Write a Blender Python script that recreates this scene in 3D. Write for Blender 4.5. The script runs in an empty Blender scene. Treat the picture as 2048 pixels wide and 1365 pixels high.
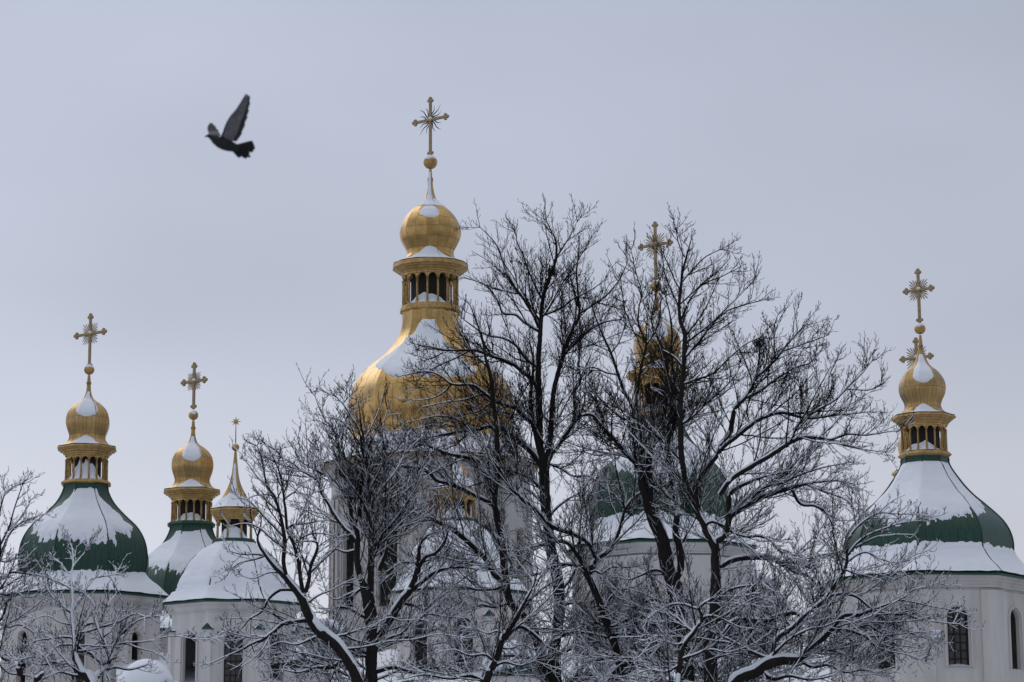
import bpy, math, random
import numpy as np
from mathutils import Matrix, Vector

# ------------------------------------------------------------------ camera, sky, sun
SC = bpy.context.scene
COL = SC.collection
F = 5200.0                                   # focal length in photo pixels (photo 2048 wide)
PITCH = math.atan(0.2)
ROLL = -0.0057
CAM = np.array([0.0, 0.0, 1.7])
R3 = (Matrix.Rotation(math.pi / 2 + PITCH, 3, 'X') @ Matrix.Rotation(ROLL, 3, 'Z'))
RM = np.array(R3)
cam_d = bpy.data.cameras.new('camera')
cam_d.sensor_width = 36.0
cam_d.lens = F / 2048 * 36.0
cam_d.clip_start = 0.5
cam_d.clip_end = 6000
cam_d.dof.use_dof = True
cam_d.dof.focus_distance = 100.0
cam_d.dof.aperture_fstop = 4.5
cam = bpy.data.objects.new('camera', cam_d)
cam.matrix_world = Matrix.Translation(Vector(CAM)) @ R3.to_4x4()
COL.objects.link(cam)
SC.camera = cam
SC.view_settings.view_transform = 'Standard'
SC.view_settings.look = 'None'
SC.view_settings.exposure = 0.0
SC.view_settings.gamma = 1.0

SUN_EL, SUN_AZ = math.radians(38), math.radians(325)     # azimuth: from which side (0 = +Y, clockwise)
world = bpy.data.worlds.new('World')
SC.world = world
world.use_nodes = True
nt = world.node_tree
nt.nodes.clear()
_o = nt.nodes.new('ShaderNodeOutputWorld')
_tc = nt.nodes.new('ShaderNodeTexCoord')
_sep = nt.nodes.new('ShaderNodeSeparateXYZ')
nt.links.new(_tc.outputs['Generated'], _sep.inputs[0])
_ramp = nt.nodes.new('ShaderNodeValToRGB')               # overcast cloud layer: pale at the horizon, bluer above, bright zenith
_cr = _ramp.color_ramp
for p_, c_ in ((0.0, (.70, .715, .76)), (0.09, (.66, .675, .745)), (0.20, (.52, .557, .664)), (0.31, (.49, .534, .645)),
               (0.45, (.45, .51, .65)), (1.0, (.56, .63, .78))):
    e_ = _cr.elements.new(p_)
    e_.color = (*c_, 1)
_cr.elements.remove(_cr.elements[0])
_cr.elements.remove(_cr.elements[-1])
nt.links.new(_sep.outputs['Z'], _ramp.inputs[0])
_map = nt.nodes.new('ShaderNodeMapping')
_map.inputs['Scale'].default_value = (1, 1, 2.2)
nt.links.new(_tc.outputs['Generated'], _map.inputs['Vector'])
_n = nt.nodes.new('ShaderNodeTexNoise')
_n.inputs['Scale'].default_value = 4.0
_n.inputs['Detail'].default_value = 3.0
_n.inputs['Roughness'].default_value = 0.45
nt.links.new(_map.outputs[0], _n.inputs['Vector'])
_mr = nt.nodes.new('ShaderNodeMapRange')
_mr.inputs['From Min'].default_value = 0.3
_mr.inputs['From Max'].default_value = 0.7
_mr.inputs['To Min'].default_value = 0.92
_mr.inputs['To Max'].default_value = 1.08
nt.links.new(_n.outputs['Fac'], _mr.inputs['Value'])
_bg = nt.nodes.new('ShaderNodeBackground')
nt.links.new(_ramp.outputs['Color'], _bg.inputs['Color'])
# the cloud is thinnest low on the left behind the church; unseen sky behind the viewer is dimmed to weaken front light
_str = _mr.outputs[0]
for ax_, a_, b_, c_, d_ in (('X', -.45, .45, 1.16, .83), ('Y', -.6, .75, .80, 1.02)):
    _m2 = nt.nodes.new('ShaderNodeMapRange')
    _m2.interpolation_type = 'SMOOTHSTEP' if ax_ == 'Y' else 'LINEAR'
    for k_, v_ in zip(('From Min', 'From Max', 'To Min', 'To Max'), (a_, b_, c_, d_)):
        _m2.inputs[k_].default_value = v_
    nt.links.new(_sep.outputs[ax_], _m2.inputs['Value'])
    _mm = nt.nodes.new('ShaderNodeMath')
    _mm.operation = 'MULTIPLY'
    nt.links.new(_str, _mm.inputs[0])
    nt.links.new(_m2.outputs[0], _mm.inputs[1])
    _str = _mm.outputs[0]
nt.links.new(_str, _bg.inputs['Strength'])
_sky = nt.nodes.new('ShaderNodeTexSky')
_sky.sky_type = 'NISHITA'
_sky.sun_disc = False
_sky.sun_elevation = SUN_EL
_sky.sun_rotation = SUN_AZ
_bg2 = nt.nodes.new('ShaderNodeBackground')              # the little blue daylight that comes through the cloud
_bg2.inputs['Strength'].default_value = 0.05
nt.links.new(_sky.outputs[0], _bg2.inputs['Color'])
_mx = nt.nodes.new('ShaderNodeMixShader')
_mx.inputs[0].default_value = 0.06
nt.links.new(_bg.outputs[0], _mx.inputs[1])
nt.links.new(_bg2.outputs[0], _mx.inputs[2])
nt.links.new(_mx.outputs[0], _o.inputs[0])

sun_d = bpy.data.lights.new('sun', 'SUN')
sun_d.energy = 0.5
sun_d.angle = math.radians(40)
sun_d.color = (1, .97, .93)
sun = bpy.data.objects.new('sun', sun_d)
_sd = Vector((math.sin(SUN_AZ) * math.cos(SUN_EL), math.cos(SUN_AZ) * math.cos(SUN_EL), math.sin(SUN_EL)))
sun.rotation_euler = _sd.to_track_quat('Z', 'Y').to_euler()
COL.objects.link(sun)

# ------------------------------------------------------------------ helpers
rng = np.random.default_rng(11)
random.seed(5)
PI = math.pi
TAU = 2 * PI


def ray(px, py):
    d = RM @ np.array([(px - 1024) / F, -(py - 682.5) / F, -1.0])
    return d


def at(px, py, Y):
    """world point on the view ray of photo pixel (px, py) at ground distance Y; and metres per pixel there"""
    d = ray(px, py)
    t = Y / d[1]
    return CAM + d * t, t / F


def at_many(P, Y):
    P = np.asarray(P, float)
    d = np.stack([(P[:, 0] - 1024) / F, -(P[:, 1] - 682.5) / F, -np.ones(len(P))], 1) @ RM.T
    t = np.asarray(Y, float) / d[:, 1]
    return CAM + d * t[:, None], t / F


def project_y(P):
    q = (np.asarray(P) - CAM) @ RM
    return 682.5 + F * q[..., 1] / q[..., 2]


def vnoise(x, y, z=0.0, seed=0):
    """value noise in numpy"""
    x, y, z = np.broadcast_arrays(np.asarray(x, float), np.asarray(y, float), np.asarray(z, float))
    xi, yi, zi = np.floor(x).astype(np.int64), np.floor(y).astype(np.int64), np.floor(z).astype(np.int64)
    xf, yf, zf = x - xi, y - yi, z - zi
    u, v, w = xf * xf * (3 - 2 * xf), yf * yf * (3 - 2 * yf), zf * zf * (3 - 2 * zf)

    def h(a, b, c):
        n = (a * 374761393 + b * 668265263 + c * 2147483647 + seed * 1274126177) & 0xffffffff
        n = ((n ^ (n >> 13)) * 1274126177) & 0xffffffff
        n = n ^ (n >> 16)
        return (n & 0xffff) / 65535.0
    r = 0
    for dx in (0, 1):
        for dy in (0, 1):
            for dz in (0, 1):
                r = r + h(xi + dx, yi + dy, zi + dz) * (u if dx else 1 - u) * (v if dy else 1 - v) * (w if dz else 1 - w)
    return r


def fbm(x, y, z=0.0, seed=0, oct=3):
    s, a, t = 0, 1.0, 0
    for k in range(oct):
        s = s + a * (vnoise(np.asarray(x) * 2 ** k, np.asarray(y) * 2 ** k, np.asarray(z) * 2 ** k, seed + k) - .5)
        t += a
        a *= .5
    return s / t * 2


def link(name, me, parent=None):
    o = bpy.data.objects.new(name, me)
    COL.objects.link(o)
    if parent is not None:
        o.parent = parent
    return o


def tag(o, label=None, cat=None, group=None, kind=None):
    if label: o['label'] = label
    if cat: o['category'] = cat
    if group: o['group'] = group
    if kind: o['kind'] = kind
    return o


def thing(name, loc, label, cat, group=None):
    o = link(name, None)
    o.location = loc
    o.empty_display_size = .5
    return tag(o, label, cat, group)


class MB:
    """collects shapes and builds them as one mesh object"""

    def __init__(s):
        s.v, s.f, s.uv, s.sm, s.mi, s.n = [], [], [], [], [], 0

    def add(s, verts, faces, smooth=False, uv=None, mi=0):
        verts = np.asarray(verts, float).reshape(-1, 3)
        s.v.append(verts)
        for f in faces:
            s.f.append([int(i) + s.n for i in f])
            s.sm.append(smooth)
            s.mi.append(mi)
            if uv is None:
                s.uv.extend([(0.0, 0.0)] * len(f))
            else:
                s.uv.extend([tuple(uv[int(i)]) for i in f])
        s.n += len(verts)
        return s

    def box(s, c, size, rz=0.0, mi=0, M=None, bev=0.0):
        x, y, z = [k / 2 for k in size]
        if bev > 0:
            b = min(bev, x * .8, y * .8, z * .8)
            V, Fs = [], []
            for sx in (-1, 1):
                for sy in (-1, 1):
                    for sz in (-1, 1):
                        V += [(sx * x, sy * (y - b), sz * (z - b)), (sx * (x - b), sy * y, sz * (z - b)), (sx * (x - b), sy * (y - b), sz * z)]
            def id_(sx, sy, sz, k): return ((sx > 0) * 4 + (sy > 0) * 2 + (sz > 0)) * 3 + k
            for sg in (-1, 1):
                Fs.append([id_(sg, a, b2, 0) for a, b2 in ((-1, -1), (1, -1), (1, 1), (-1, 1))][::sg])
                Fs.append([id_(a, sg, b2, 1) for a, b2 in ((-1, -1), (1, -1), (1, 1), (-1, 1))][::-sg])
                Fs.append([id_(a, b2, sg, 2) for a, b2 in ((-1, -1), (1, -1), (1, 1), (-1, 1))][::sg])
            for a in (-1, 1):
                for b2 in (-1, 1):
                    Fs.append([id_(a, b2, -1, 0), id_(a, b2, 1, 0), id_(a, b2, 1, 1), id_(a, b2, -1, 1)])
                    Fs.append([id_(a, -1, b2, 0), id_(a, 1, b2, 0), id_(a, 1, b2, 2), id_(a, -1, b2, 2)])
                    Fs.append([id_(-1, a, b2, 1), id_(1, a, b2, 1), id_(1, a, b2, 2), id_(-1, a, b2, 2)])
                    for c2 in (-1, 1):
                        Fs.append([id_(a, b2, c2, k) for k in range(3)])
            V = np.array(V)
        else:
            V = np.array([(a * x, b * y, c2 * z) for a in (-1, 1) for b in (-1, 1) for c2 in (-1, 1)])
            Fs = [(0, 1, 3, 2), (4, 6, 7, 5), (0, 4, 5, 1), (2, 3, 7, 6), (0, 2, 6, 4), (1, 5, 7, 3)]
        if rz:
            cz, sz_ = math.cos(rz), math.sin(rz)
            V = V @ np.array([[cz, sz_, 0], [-sz_, cz, 0], [0, 0, 1]])
        V = V + np.array(c)
        if M is not None:
            V = V @ M[:3, :3].T + M[:3, 3]
        return s.add(V, Fs, mi=mi)

    def tube(s, pts, rad, sides=8, smooth=True, caps=True, mi=0):
        P = np.asarray(pts, float)
        r = np.broadcast_to(np.asarray(rad, float), (len(P),))
        T = np.gradient(P, axis=0)
        T /= np.linalg.norm(T, axis=1)[:, None] + 1e-9
        ref = np.array([0.31, 0.2, 0.93]) if abs(T[:, 2]).mean() < .8 else np.array([1, .2, 0.1])
        A = np.cross(T, ref); A /= np.linalg.norm(A, axis=1)[:, None] + 1e-9
        B = np.cross(T, A)
        a = np.arange(sides) / sides * TAU
        V = P[:, None] + r[:, None, None] * (A[:, None] * np.cos(a)[None, :, None] + B[:, None] * np.sin(a)[None, :, None])
        n = len(P)
        Fs = [(i * sides + j, i * sides + (j + 1) % sides, (i + 1) * sides + (j + 1) % sides, (i + 1) * sides + j) for i in range(n - 1) for j in range(sides)]
        if caps:
            Fs += [list(range(sides))[::-1], [(n - 1) * sides + j for j in range(sides)]]
        return s.add(V.reshape(-1, 3), Fs, smooth, mi=mi)

    def sphere(s, c, r, nu=20, nv=12, sc=(1, 1, 1), mi=0):
        V, Fs = [], []
        for i in range(nv + 1):
            t = PI * i / nv
            for j in range(nu):
                p = TAU * j / nu
                V.append((c[0] + r * sc[0] * math.sin(t) * math.cos(p), c[1] + r * sc[1] * math.sin(t) * math.sin(p), c[2] + r * sc[2] * math.cos(t)))
        for i in range(nv):
            for j in range(nu):
                a, b = i * nu + j, i * nu + (j + 1) % nu
                Fs.append((a, a + nu, b + nu, b) if 0 < i < nv - 1 else ((a, a + nu, b + nu) if i == 0 else (a, a + nu, b)))
        return s.add(V, Fs, True, mi=mi)

    def lathe(s, prof, n, phase, k=4, smooth=True, close_top=False, mi=0, vscale=1.0):
        """prof: (R, z) rings, R = circumradius of an n-gon with a vertex at angle phase; facets keep sharp ridges"""
        P = np.array(prof, float)
        arc = np.concatenate([[0], np.cumsum(np.hypot(np.diff(P[:, 0]), np.diff(P[:, 1])))]) * vscale
        m = len(P)
        for i in range(n):
            a0, a1 = phase + i * TAU / n, phase + (i + 1) * TAU / n
            t = np.linspace(0, 1, k + 1)
            cx = math.cos(a0) * (1 - t) + math.cos(a1) * t
            cy = math.sin(a0) * (1 - t) + math.sin(a1) * t
            V = np.stack([P[:, 0][:, None] * cx[None], P[:, 0][:, None] * cy[None], np.repeat(P[:, 1][:, None], k + 1, 1)], 2).reshape(-1, 3)
            uv = np.stack([np.broadcast_to((i + t)[None], (m, k + 1)), np.repeat(arc[:, None], k + 1, 1)], 2).reshape(-1, 2)
            Fs = []
            for q in range(m - 1):
                for j in range(k):
                    a = q * (k + 1) + j
                    Fs.append((a, a + k + 1, a + k + 2, a + 1))
            s.add(V, Fs, smooth, uv, mi)
        return s

    def build(s, name, mat, parent=None):
        me = bpy.data.meshes.new(name)
        V = np.concatenate(s.v)
        me.from_pydata(V.tolist(), [], s.f)
        me.polygons.foreach_set('use_smooth', s.sm)
        mats = mat if isinstance(mat, (list, tuple)) else [mat]
        for m_ in mats:
            me.materials.append(m_)
        me.polygons.foreach_set('material_index', s.mi)
        u = me.uv_layers.new(name='UVMap')
        u.data.foreach_set('uv', np.array(s.uv, float).ravel())
        me.update()
        return link(name, me, parent)


def fast_mesh(name, V, Q, mat, parent=None, smooth=True):
    """mesh object out of numpy vertices and quads, loose vertices dropped"""
    used = np.zeros(len(V), bool)
    used[Q.ravel()] = True
    idx = np.cumsum(used) - 1
    V, Q = V[used], idx[Q]
    me = bpy.data.meshes.new(name)
    me.vertices.add(len(V)); me.vertices.foreach_set('co', V.astype(np.float32).ravel())
    me.loops.add(Q.size); me.loops.foreach_set('vertex_index', Q.astype(np.int32).ravel())
    me.polygons.add(len(Q))
    me.polygons.foreach_set('loop_start', (np.arange(len(Q)) * 4).astype(np.int32))
    me.polygons.foreach_set('use_smooth', np.full(len(Q), smooth))
    me.update(calc_edges=True)
    me.materials.append(mat)
    return link(name, me, parent)


# ------------------------------------------------------------------ materials
def new_mat(name):
    m = bpy.data.materials.new(name)
    m.use_nodes = True
    return m, m.node_tree, m.node_tree.nodes['Principled BSDF']


def nd(t, kind, **kw):
    n = t.nodes.new(kind)
    for k, v in kw.items():
        if k in n.inputs: n.inputs[k].default_value = v
        else: setattr(n, k, v)
    return n


def surf(name, c1, c2, rough=.6, metal=0.0, scale=3.0, bump=0.2, bscale=20.0, detail=5.0, bdist=.02, spec=.5, r2=None, stretch=(1, 1, 1)):
    m, t, b = new_mat(name)
    tc = nd(t, 'ShaderNodeTexCoord')
    mp = nd(t, 'ShaderNodeMapping'); mp.inputs['Scale'].default_value = stretch
    t.links.new(tc.outputs['Object'], mp.inputs[0])
    n1 = nd(t, 'ShaderNodeTexNoise', Scale=scale, Detail=detail, Roughness=.6)
    t.links.new(mp.outputs[0], n1.inputs['Vector'])
    mr = nd(t, 'ShaderNodeMapRange'); mr.inputs['From Min'].default_value = .3; mr.inputs['From Max'].default_value = .7
    t.links.new(n1.outputs['Fac'], mr.inputs['Value'])
    mx = nd(t, 'ShaderNodeMix', data_type='RGBA')
    mx.inputs['A'].default_value = (*c1, 1) if 'A' in mx.inputs else None
    mx.inputs[6].default_value = (*c1, 1); mx.inputs[7].default_value = (*c2, 1)
    t.links.new(mr.outputs[0], mx.inputs[0])
    t.links.new(mx.outputs[2], b.inputs['Base Color'])
    b.inputs['Roughness'].default_value = rough
    b.inputs['Metallic'].default_value = metal
    b.inputs['Specular IOR Level'].default_value = spec
    if r2 is not None:
        rr = nd(t, 'ShaderNodeMapRange'); rr.inputs['To Min'].default_value = rough; rr.inputs['To Max'].default_value = r2
        t.links.new(mr.outputs[0], rr.inputs['Value']); t.links.new(rr.outputs[0], b.inputs['Roughness'])
    n2 = nd(t, 'ShaderNodeTexNoise', Scale=bscale, Detail=4.0)
    t.links.new(mp.outputs[0], n2.inputs['Vector'])
    bp = nd(t, 'ShaderNodeBump', Strength=bump, Distance=bdist)
    t.links.new(n2.outputs['Fac'], bp.inputs['Height'])
    t.links.new(bp.outputs[0], b.inputs['Normal'])
    m['mixnode'] = mx.name
    return m


def sheet_metal(name, c1, c2, seam, rough, metal, bw, rh, off=.5, bump=.35, coat=0.0):
    """sheet covering in UV panels: u counts facets, v is metres along the profile"""
    m, t, b = new_mat(name)
    uv = nd(t, 'ShaderNodeUVMap')
    br = nd(t, 'ShaderNodeTexBrick')
    br.offset = off
    br.inputs['Color1'].default_value = (*c1, 1); br.inputs['Color2'].default_value = (*c2, 1)
    br.inputs['Mortar'].default_value = (*seam, 1)
    br.inputs['Scale'].default_value = 1.0
    br.inputs['Mortar Size'].default_value = .016
    br.inputs['Mortar Smooth'].default_value = .6
    br.inputs['Brick Width'].default_value = bw; br.inputs['Row Height'].default_value = rh
    t.links.new(uv.outputs[0], br.inputs['Vector'])
    tc = nd(t, 'ShaderNodeTexCoord')
    n1 = nd(t, 'ShaderNodeTexNoise', Scale=1.3, Detail=6.0, Roughness=.65)
    t.links.new(tc.outputs['Object'], n1.inputs['Vector'])
    mr = nd(t, 'ShaderNodeMapRange')
    mr.inputs['From Min'].default_value = .3; mr.inputs['From Max'].default_value = .7
    mr.inputs['To Min'].default_value = .62; mr.inputs['To Max'].default_value = 1.18
    t.links.new(n1.outputs['Fac'], mr.inputs['Value'])
    mu = nd(t, 'ShaderNodeMix', data_type='RGBA', blend_type='MULTIPLY')
    mu.inputs[0].default_value = 1.0
    t.links.new(br.outputs['Color'], mu.inputs[6]); t.links.new(mr.outputs[0], mu.inputs[7])
    t.links.new(mu.outputs[2], b.inputs['Base Color'])
    b.inputs['Metallic'].default_value = metal
    rr = nd(t, 'ShaderNodeMapRange'); rr.inputs['To Min'].default_value = rough * .75; rr.inputs['To Max'].default_value = rough * 1.3
    t.links.new(n1.outputs['Fac'], rr.inputs['Value']); t.links.new(rr.outputs[0], b.inputs['Roughness'])
    b.inputs['Coat Weight'].default_value = coat
    n2 = nd(t, 'ShaderNodeTexNoise', Scale=2.2, Detail=2.0)
    t.links.new(tc.outputs['Object'], n2.inputs['Vector'])
    ad = nd(t, 'ShaderNodeMath', operation='MULTIPLY_ADD')
    ad.inputs[1].default_value = -0.6
    t.links.new(br.outputs['Fac'], ad.inputs[0]); t.links.new(n2.outputs['Fac'], ad.inputs[2])
    bp = nd(t, 'ShaderNodeBump', Strength=bump, Distance=.05)
    t.links.new(ad.outputs[0], bp.inputs['Height']); t.links.new(bp.outputs[0], b.inputs['Normal'])
    return m


M_GOLD = sheet_metal('gold_sheet', (.56, .375, .165), (.45, .295, .125), (.26, .165, .07), .32, 1.0, .25, .9, bump=.3)
M_GOLDT = surf('gold_trim', (.58, .39, .165), (.38, .25, .105), .38, 1.0, 4.0, .2, 12.0, r2=.6)
M_GOLDX = surf('gilded_openwork', (.50, .39, .235), (.20, .15, .09), .48, .75, 14.0, .9, 22.0, bdist=.04)
M_IRON = surf('dark_iron', (.035, .035, .04), (.02, .02, .02), .5, .5, 8.0)
M_GREEN = sheet_metal('green_painted_sheet', (.002, .052, .031), (.003, .062, .037), (.002, .032, .020), .42, 0.0, .125, .9, coat=.12)
M_GREENT = surf('green_trim', (.006, .060, .038), (.012, .075, .048), .45, 0, 3.0)
M_WALL = surf('white_plaster', (.72, .70, .69), (.50, .475, .465), .9, 0, 1.1, .2, 30.0, stretch=(1, 1, .16), detail=8.0)
M_WALLB = surf('grey_white_plaster', (.65, .635, .63), (.47, .455, .455), .9, 0, .9, .2, 30.0, stretch=(1, 1, .16), detail=8.0)
M_SNOW = surf('snow', (.78, .825, .92), (.84, .875, .945), .75, 0, 1.4, .35, 7.0, bdist=.03, spec=.25)
M_SNOWG = surf('snow_ground', (.34, .35, .37), (.52, .54, .58), .8, 0, .15, .6, .6, bdist=.2, spec=.25)  # out of view; greyed below fresh snow to cut bounced light
M_BARK = surf('bark', (.030, .026, .025), (.014, .012, .013), .95, 0, 9.0, .9, 25.0, stretch=(1, 1, .3), bdist=.03, spec=.15)
M_TWIG = surf('twig_bark', (.024, .020, .021), (.015, .013, .014), .95, 0, 3.0, .1, spec=.1)
M_PANE = surf('window_glass', (.11, .11, .118), (.19, .185, .19), .10, 0, 1.1, .12, 2.5, bdist=.02, spec=.6)
M_FRAME = surf('window_frame_wood', (.05, .04, .038), (.03, .025, .025), .7, 0, 5.0)
M_DARK = surf('lantern_shade', (.012, .011, .012), (.02, .015, .013), .9, 0, 3.0)
M_BRICK = None


def brick_mat():
    m, t, b = new_mat('bare_brick')
    tc = nd(t, 'ShaderNodeTexCoord')
    mp = nd(t, 'ShaderNodeMapping'); mp.inputs['Rotation'].default_value = (PI / 2, 0, 0)
    t.links.new(tc.outputs['Object'], mp.inputs[0])
    br = nd(t, 'ShaderNodeTexBrick', Scale=2.6)
    br.inputs['Color1'].default_value = (.20, .085, .055, 1); br.inputs['Color2'].default_value = (.27, .13, .09, 1)
    br.inputs['Mortar'].default_value = (.36, .27, .22, 1)
    t.links.new(mp.outputs[0], br.inputs['Vector']); t.links.new(br.outputs['Color'], b.inputs['Base Color'])
    b.inputs['Roughness'].default_value = .95
    return m


M_BRICK = brick_mat()

# ------------------------------------------------------------------ ground
_g = MB()
_n = 60
_xs = np.concatenate([-np.geomspace(4000, 20, 14), np.linspace(-18, 18, 9), np.geomspace(20, 4000, 14)])
_ys = np.concatenate([[-300, -60, -10], np.linspace(0, 220, 45), np.geomspace(240, 5000, 14)])
_X, _Y = np.meshgrid(_xs, _ys, indexing='ij')
_Z = .12 * fbm(_X / 9, _Y / 9, 0, 3) * (np.abs(_X) < 200)
_V = np.stack([_X, _Y, _Z], 2).reshape(-1, 3)
_ny = len(_ys)
_g.add(_V, [(i * _ny + j, (i + 1) * _ny + j, (i + 1) * _ny + j + 1, i * _ny + j + 1) for i in range(len(_xs) - 1) for j in range(_ny - 1)], True)
tag(_g.build('ground', M_SNOWG), kind='structure')

# ------------------------------------------------------------------ the domed towers
YAW = math.radians(-83)                       # direction of one octagon face normal, shared by the whole church


def smooth_prof(P, sub=5):
    """Catmull-Rom through (y, r)"""
    P = np.array(P, float)
    out = []
    for i in range(len(P) - 1):
        p0, p1, p2, p3 = P[max(i - 1, 0)], P[i], P[i + 1], P[min(i + 2, len(P) - 1)]
        for k in range(sub):
            t = k / sub
            out.append(.5 * ((2 * p1) + (-p0 + p2) * t + (2 * p0 - 5 * p1 + 4 * p2 - p3) * t * t + (-p0 + 3 * p1 - 3 * p2 + p3) * t ** 3))
    out.append(P[-1])
    return np.array(out)


class Tower:
    def __init__(s, name, axis, depth, label, cat='church tower', n=8):
        s.px, s.py, s.depth, s.n = axis[0], axis[1], depth, n
        p, _ = at(axis[0], axis[1], depth)
        s.X, s.Y = p[0], p[1]
        s.root = thing(name, (s.X, s.Y, 0), label, cat)
        s.face = math.atan2(-s.Y, -s.X)          # towards the camera
        s.ph = YAW + PI / n                       # a vertex of the n-gon
        s.fac = s.ext(n)

    def ext(s, n):
        ph = YAW + PI / n
        return max(abs(math.sin(ph + i * TAU / n - s.face)) for i in range(n))

    def z(s, y):
        px = s.px + (s.py - y) * 0      # axis lean is handled by the lens itself
        d = ray(px, y)
        return CAM[2] + d[2] * s.Y / d[1]

    def m(s, y):
        d = ray(s.px, y)
        return s.Y / d[1] / F

    def rz(s, prof, n=None):
        f = s.ext(n or s.n)
        return [(r * s.m(y) / f, s.z(y)) for y, r in prof]

    def part(s, mb, name, mat, parent=None):
        return mb.build(name, mat, parent or s.root)

    # snow shell over a lathe profile
    def snow(s, prof, mask, parent, T=.07, n=None, seg=44, full=False, seed=0, name='snow', sub=7, lo=-1.9, hi=1.9):
        n = n or s.n
        P = smooth_prof(prof, sub)
        f = s.ext(n)
        ph = YAW + PI / n
        R = np.array([r * s.m(y) / f for y, r in P])
        Z = np.array([s.z(y) for y, r in P])
        ang = ph + np.arange(n * seg + 1) / seg * TAU / n
        rel = (ang - s.face + PI) % TAU - PI
        side = np.floor(np.arange(n * seg + 1) / seg)
        fr = np.arange(n * seg + 1) / seg - side
        a0 = ph + side * TAU / n
        cx = np.cos(a0) * (1 - fr) + np.cos(a0 + TAU / n) * fr
        cy = np.sin(a0) * (1 - fr) + np.sin(a0 + TAU / n) * fr
        A = np.stack([R[:, None] * cx, R[:, None] * cy, np.repeat(Z[:, None], len(ang), 1)], 2)
        du = np.gradient(A, axis=0); dv = np.gradient(A, axis=1)
        N = np.cross(dv, du)
        N /= np.linalg.norm(N, axis=2)[..., None] + 1e-9
        out = np.stack([np.cos(ang), np.sin(ang)], 1)
        sg = np.sign((N[..., 0] * out[None, :, 0] + N[..., 1] * out[None, :, 1]) + .001)
        N = N * sg[..., None]
        Yp = np.repeat(P[:, 0][:, None], len(ang), 1)
        RR = np.repeat(rel[None], len(P), 0)
        edge = np.minimum(fr, 1 - fr)[None] * np.ones((len(P), 1))
        mk = mask(RR, Yp, A, edge)
        th = np.where(mk > 0, T * np.minimum(mk / .9, 1.0) ** .7 + .006, -.02)
        th = th * (1 + .55 * fbm(A[..., 0] * 1.4, A[..., 1] * 1.4, A[..., 2] * 1.0, seed + 9, 4)) + np.where(mk > .3, .022 * fbm(A[..., 0] * .7, A[..., 1] * .7, A[..., 2] * 4.5, seed + 19, 3), 0)
        V = (A + N * th[..., None])
        nr, nc = len(P), len(ang)
        idx = np.arange(nr * nc).reshape(nr, nc)
        Q = np.stack([idx[:-1, :-1], idx[1:, :-1], idx[1:, 1:], idx[:-1, 1:]], 2)
        keep = (mk[:-1, :-1] > 0) | (mk[1:, :-1] > 0) | (mk[1:, 1:] > 0) | (mk[:-1, 1:] > 0)
        keep &= (rel[None, :-1] > lo) & (rel[None, :-1] < hi) if not full else True
        Q = Q[keep]
        if len(Q) == 0:
            return None
        return fast_mesh(name, V.reshape(-1, 3), Q[:, ::-1], M_SNOW, parent)

    def band(s, prof, name, mat, parent=None, n=None, smooth=False, k=3):
        n = n or s.n
        return MB().lathe(s.rz(prof, n), n, YAW + PI / n, k, smooth).build(name, mat, parent or s.root)


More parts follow.
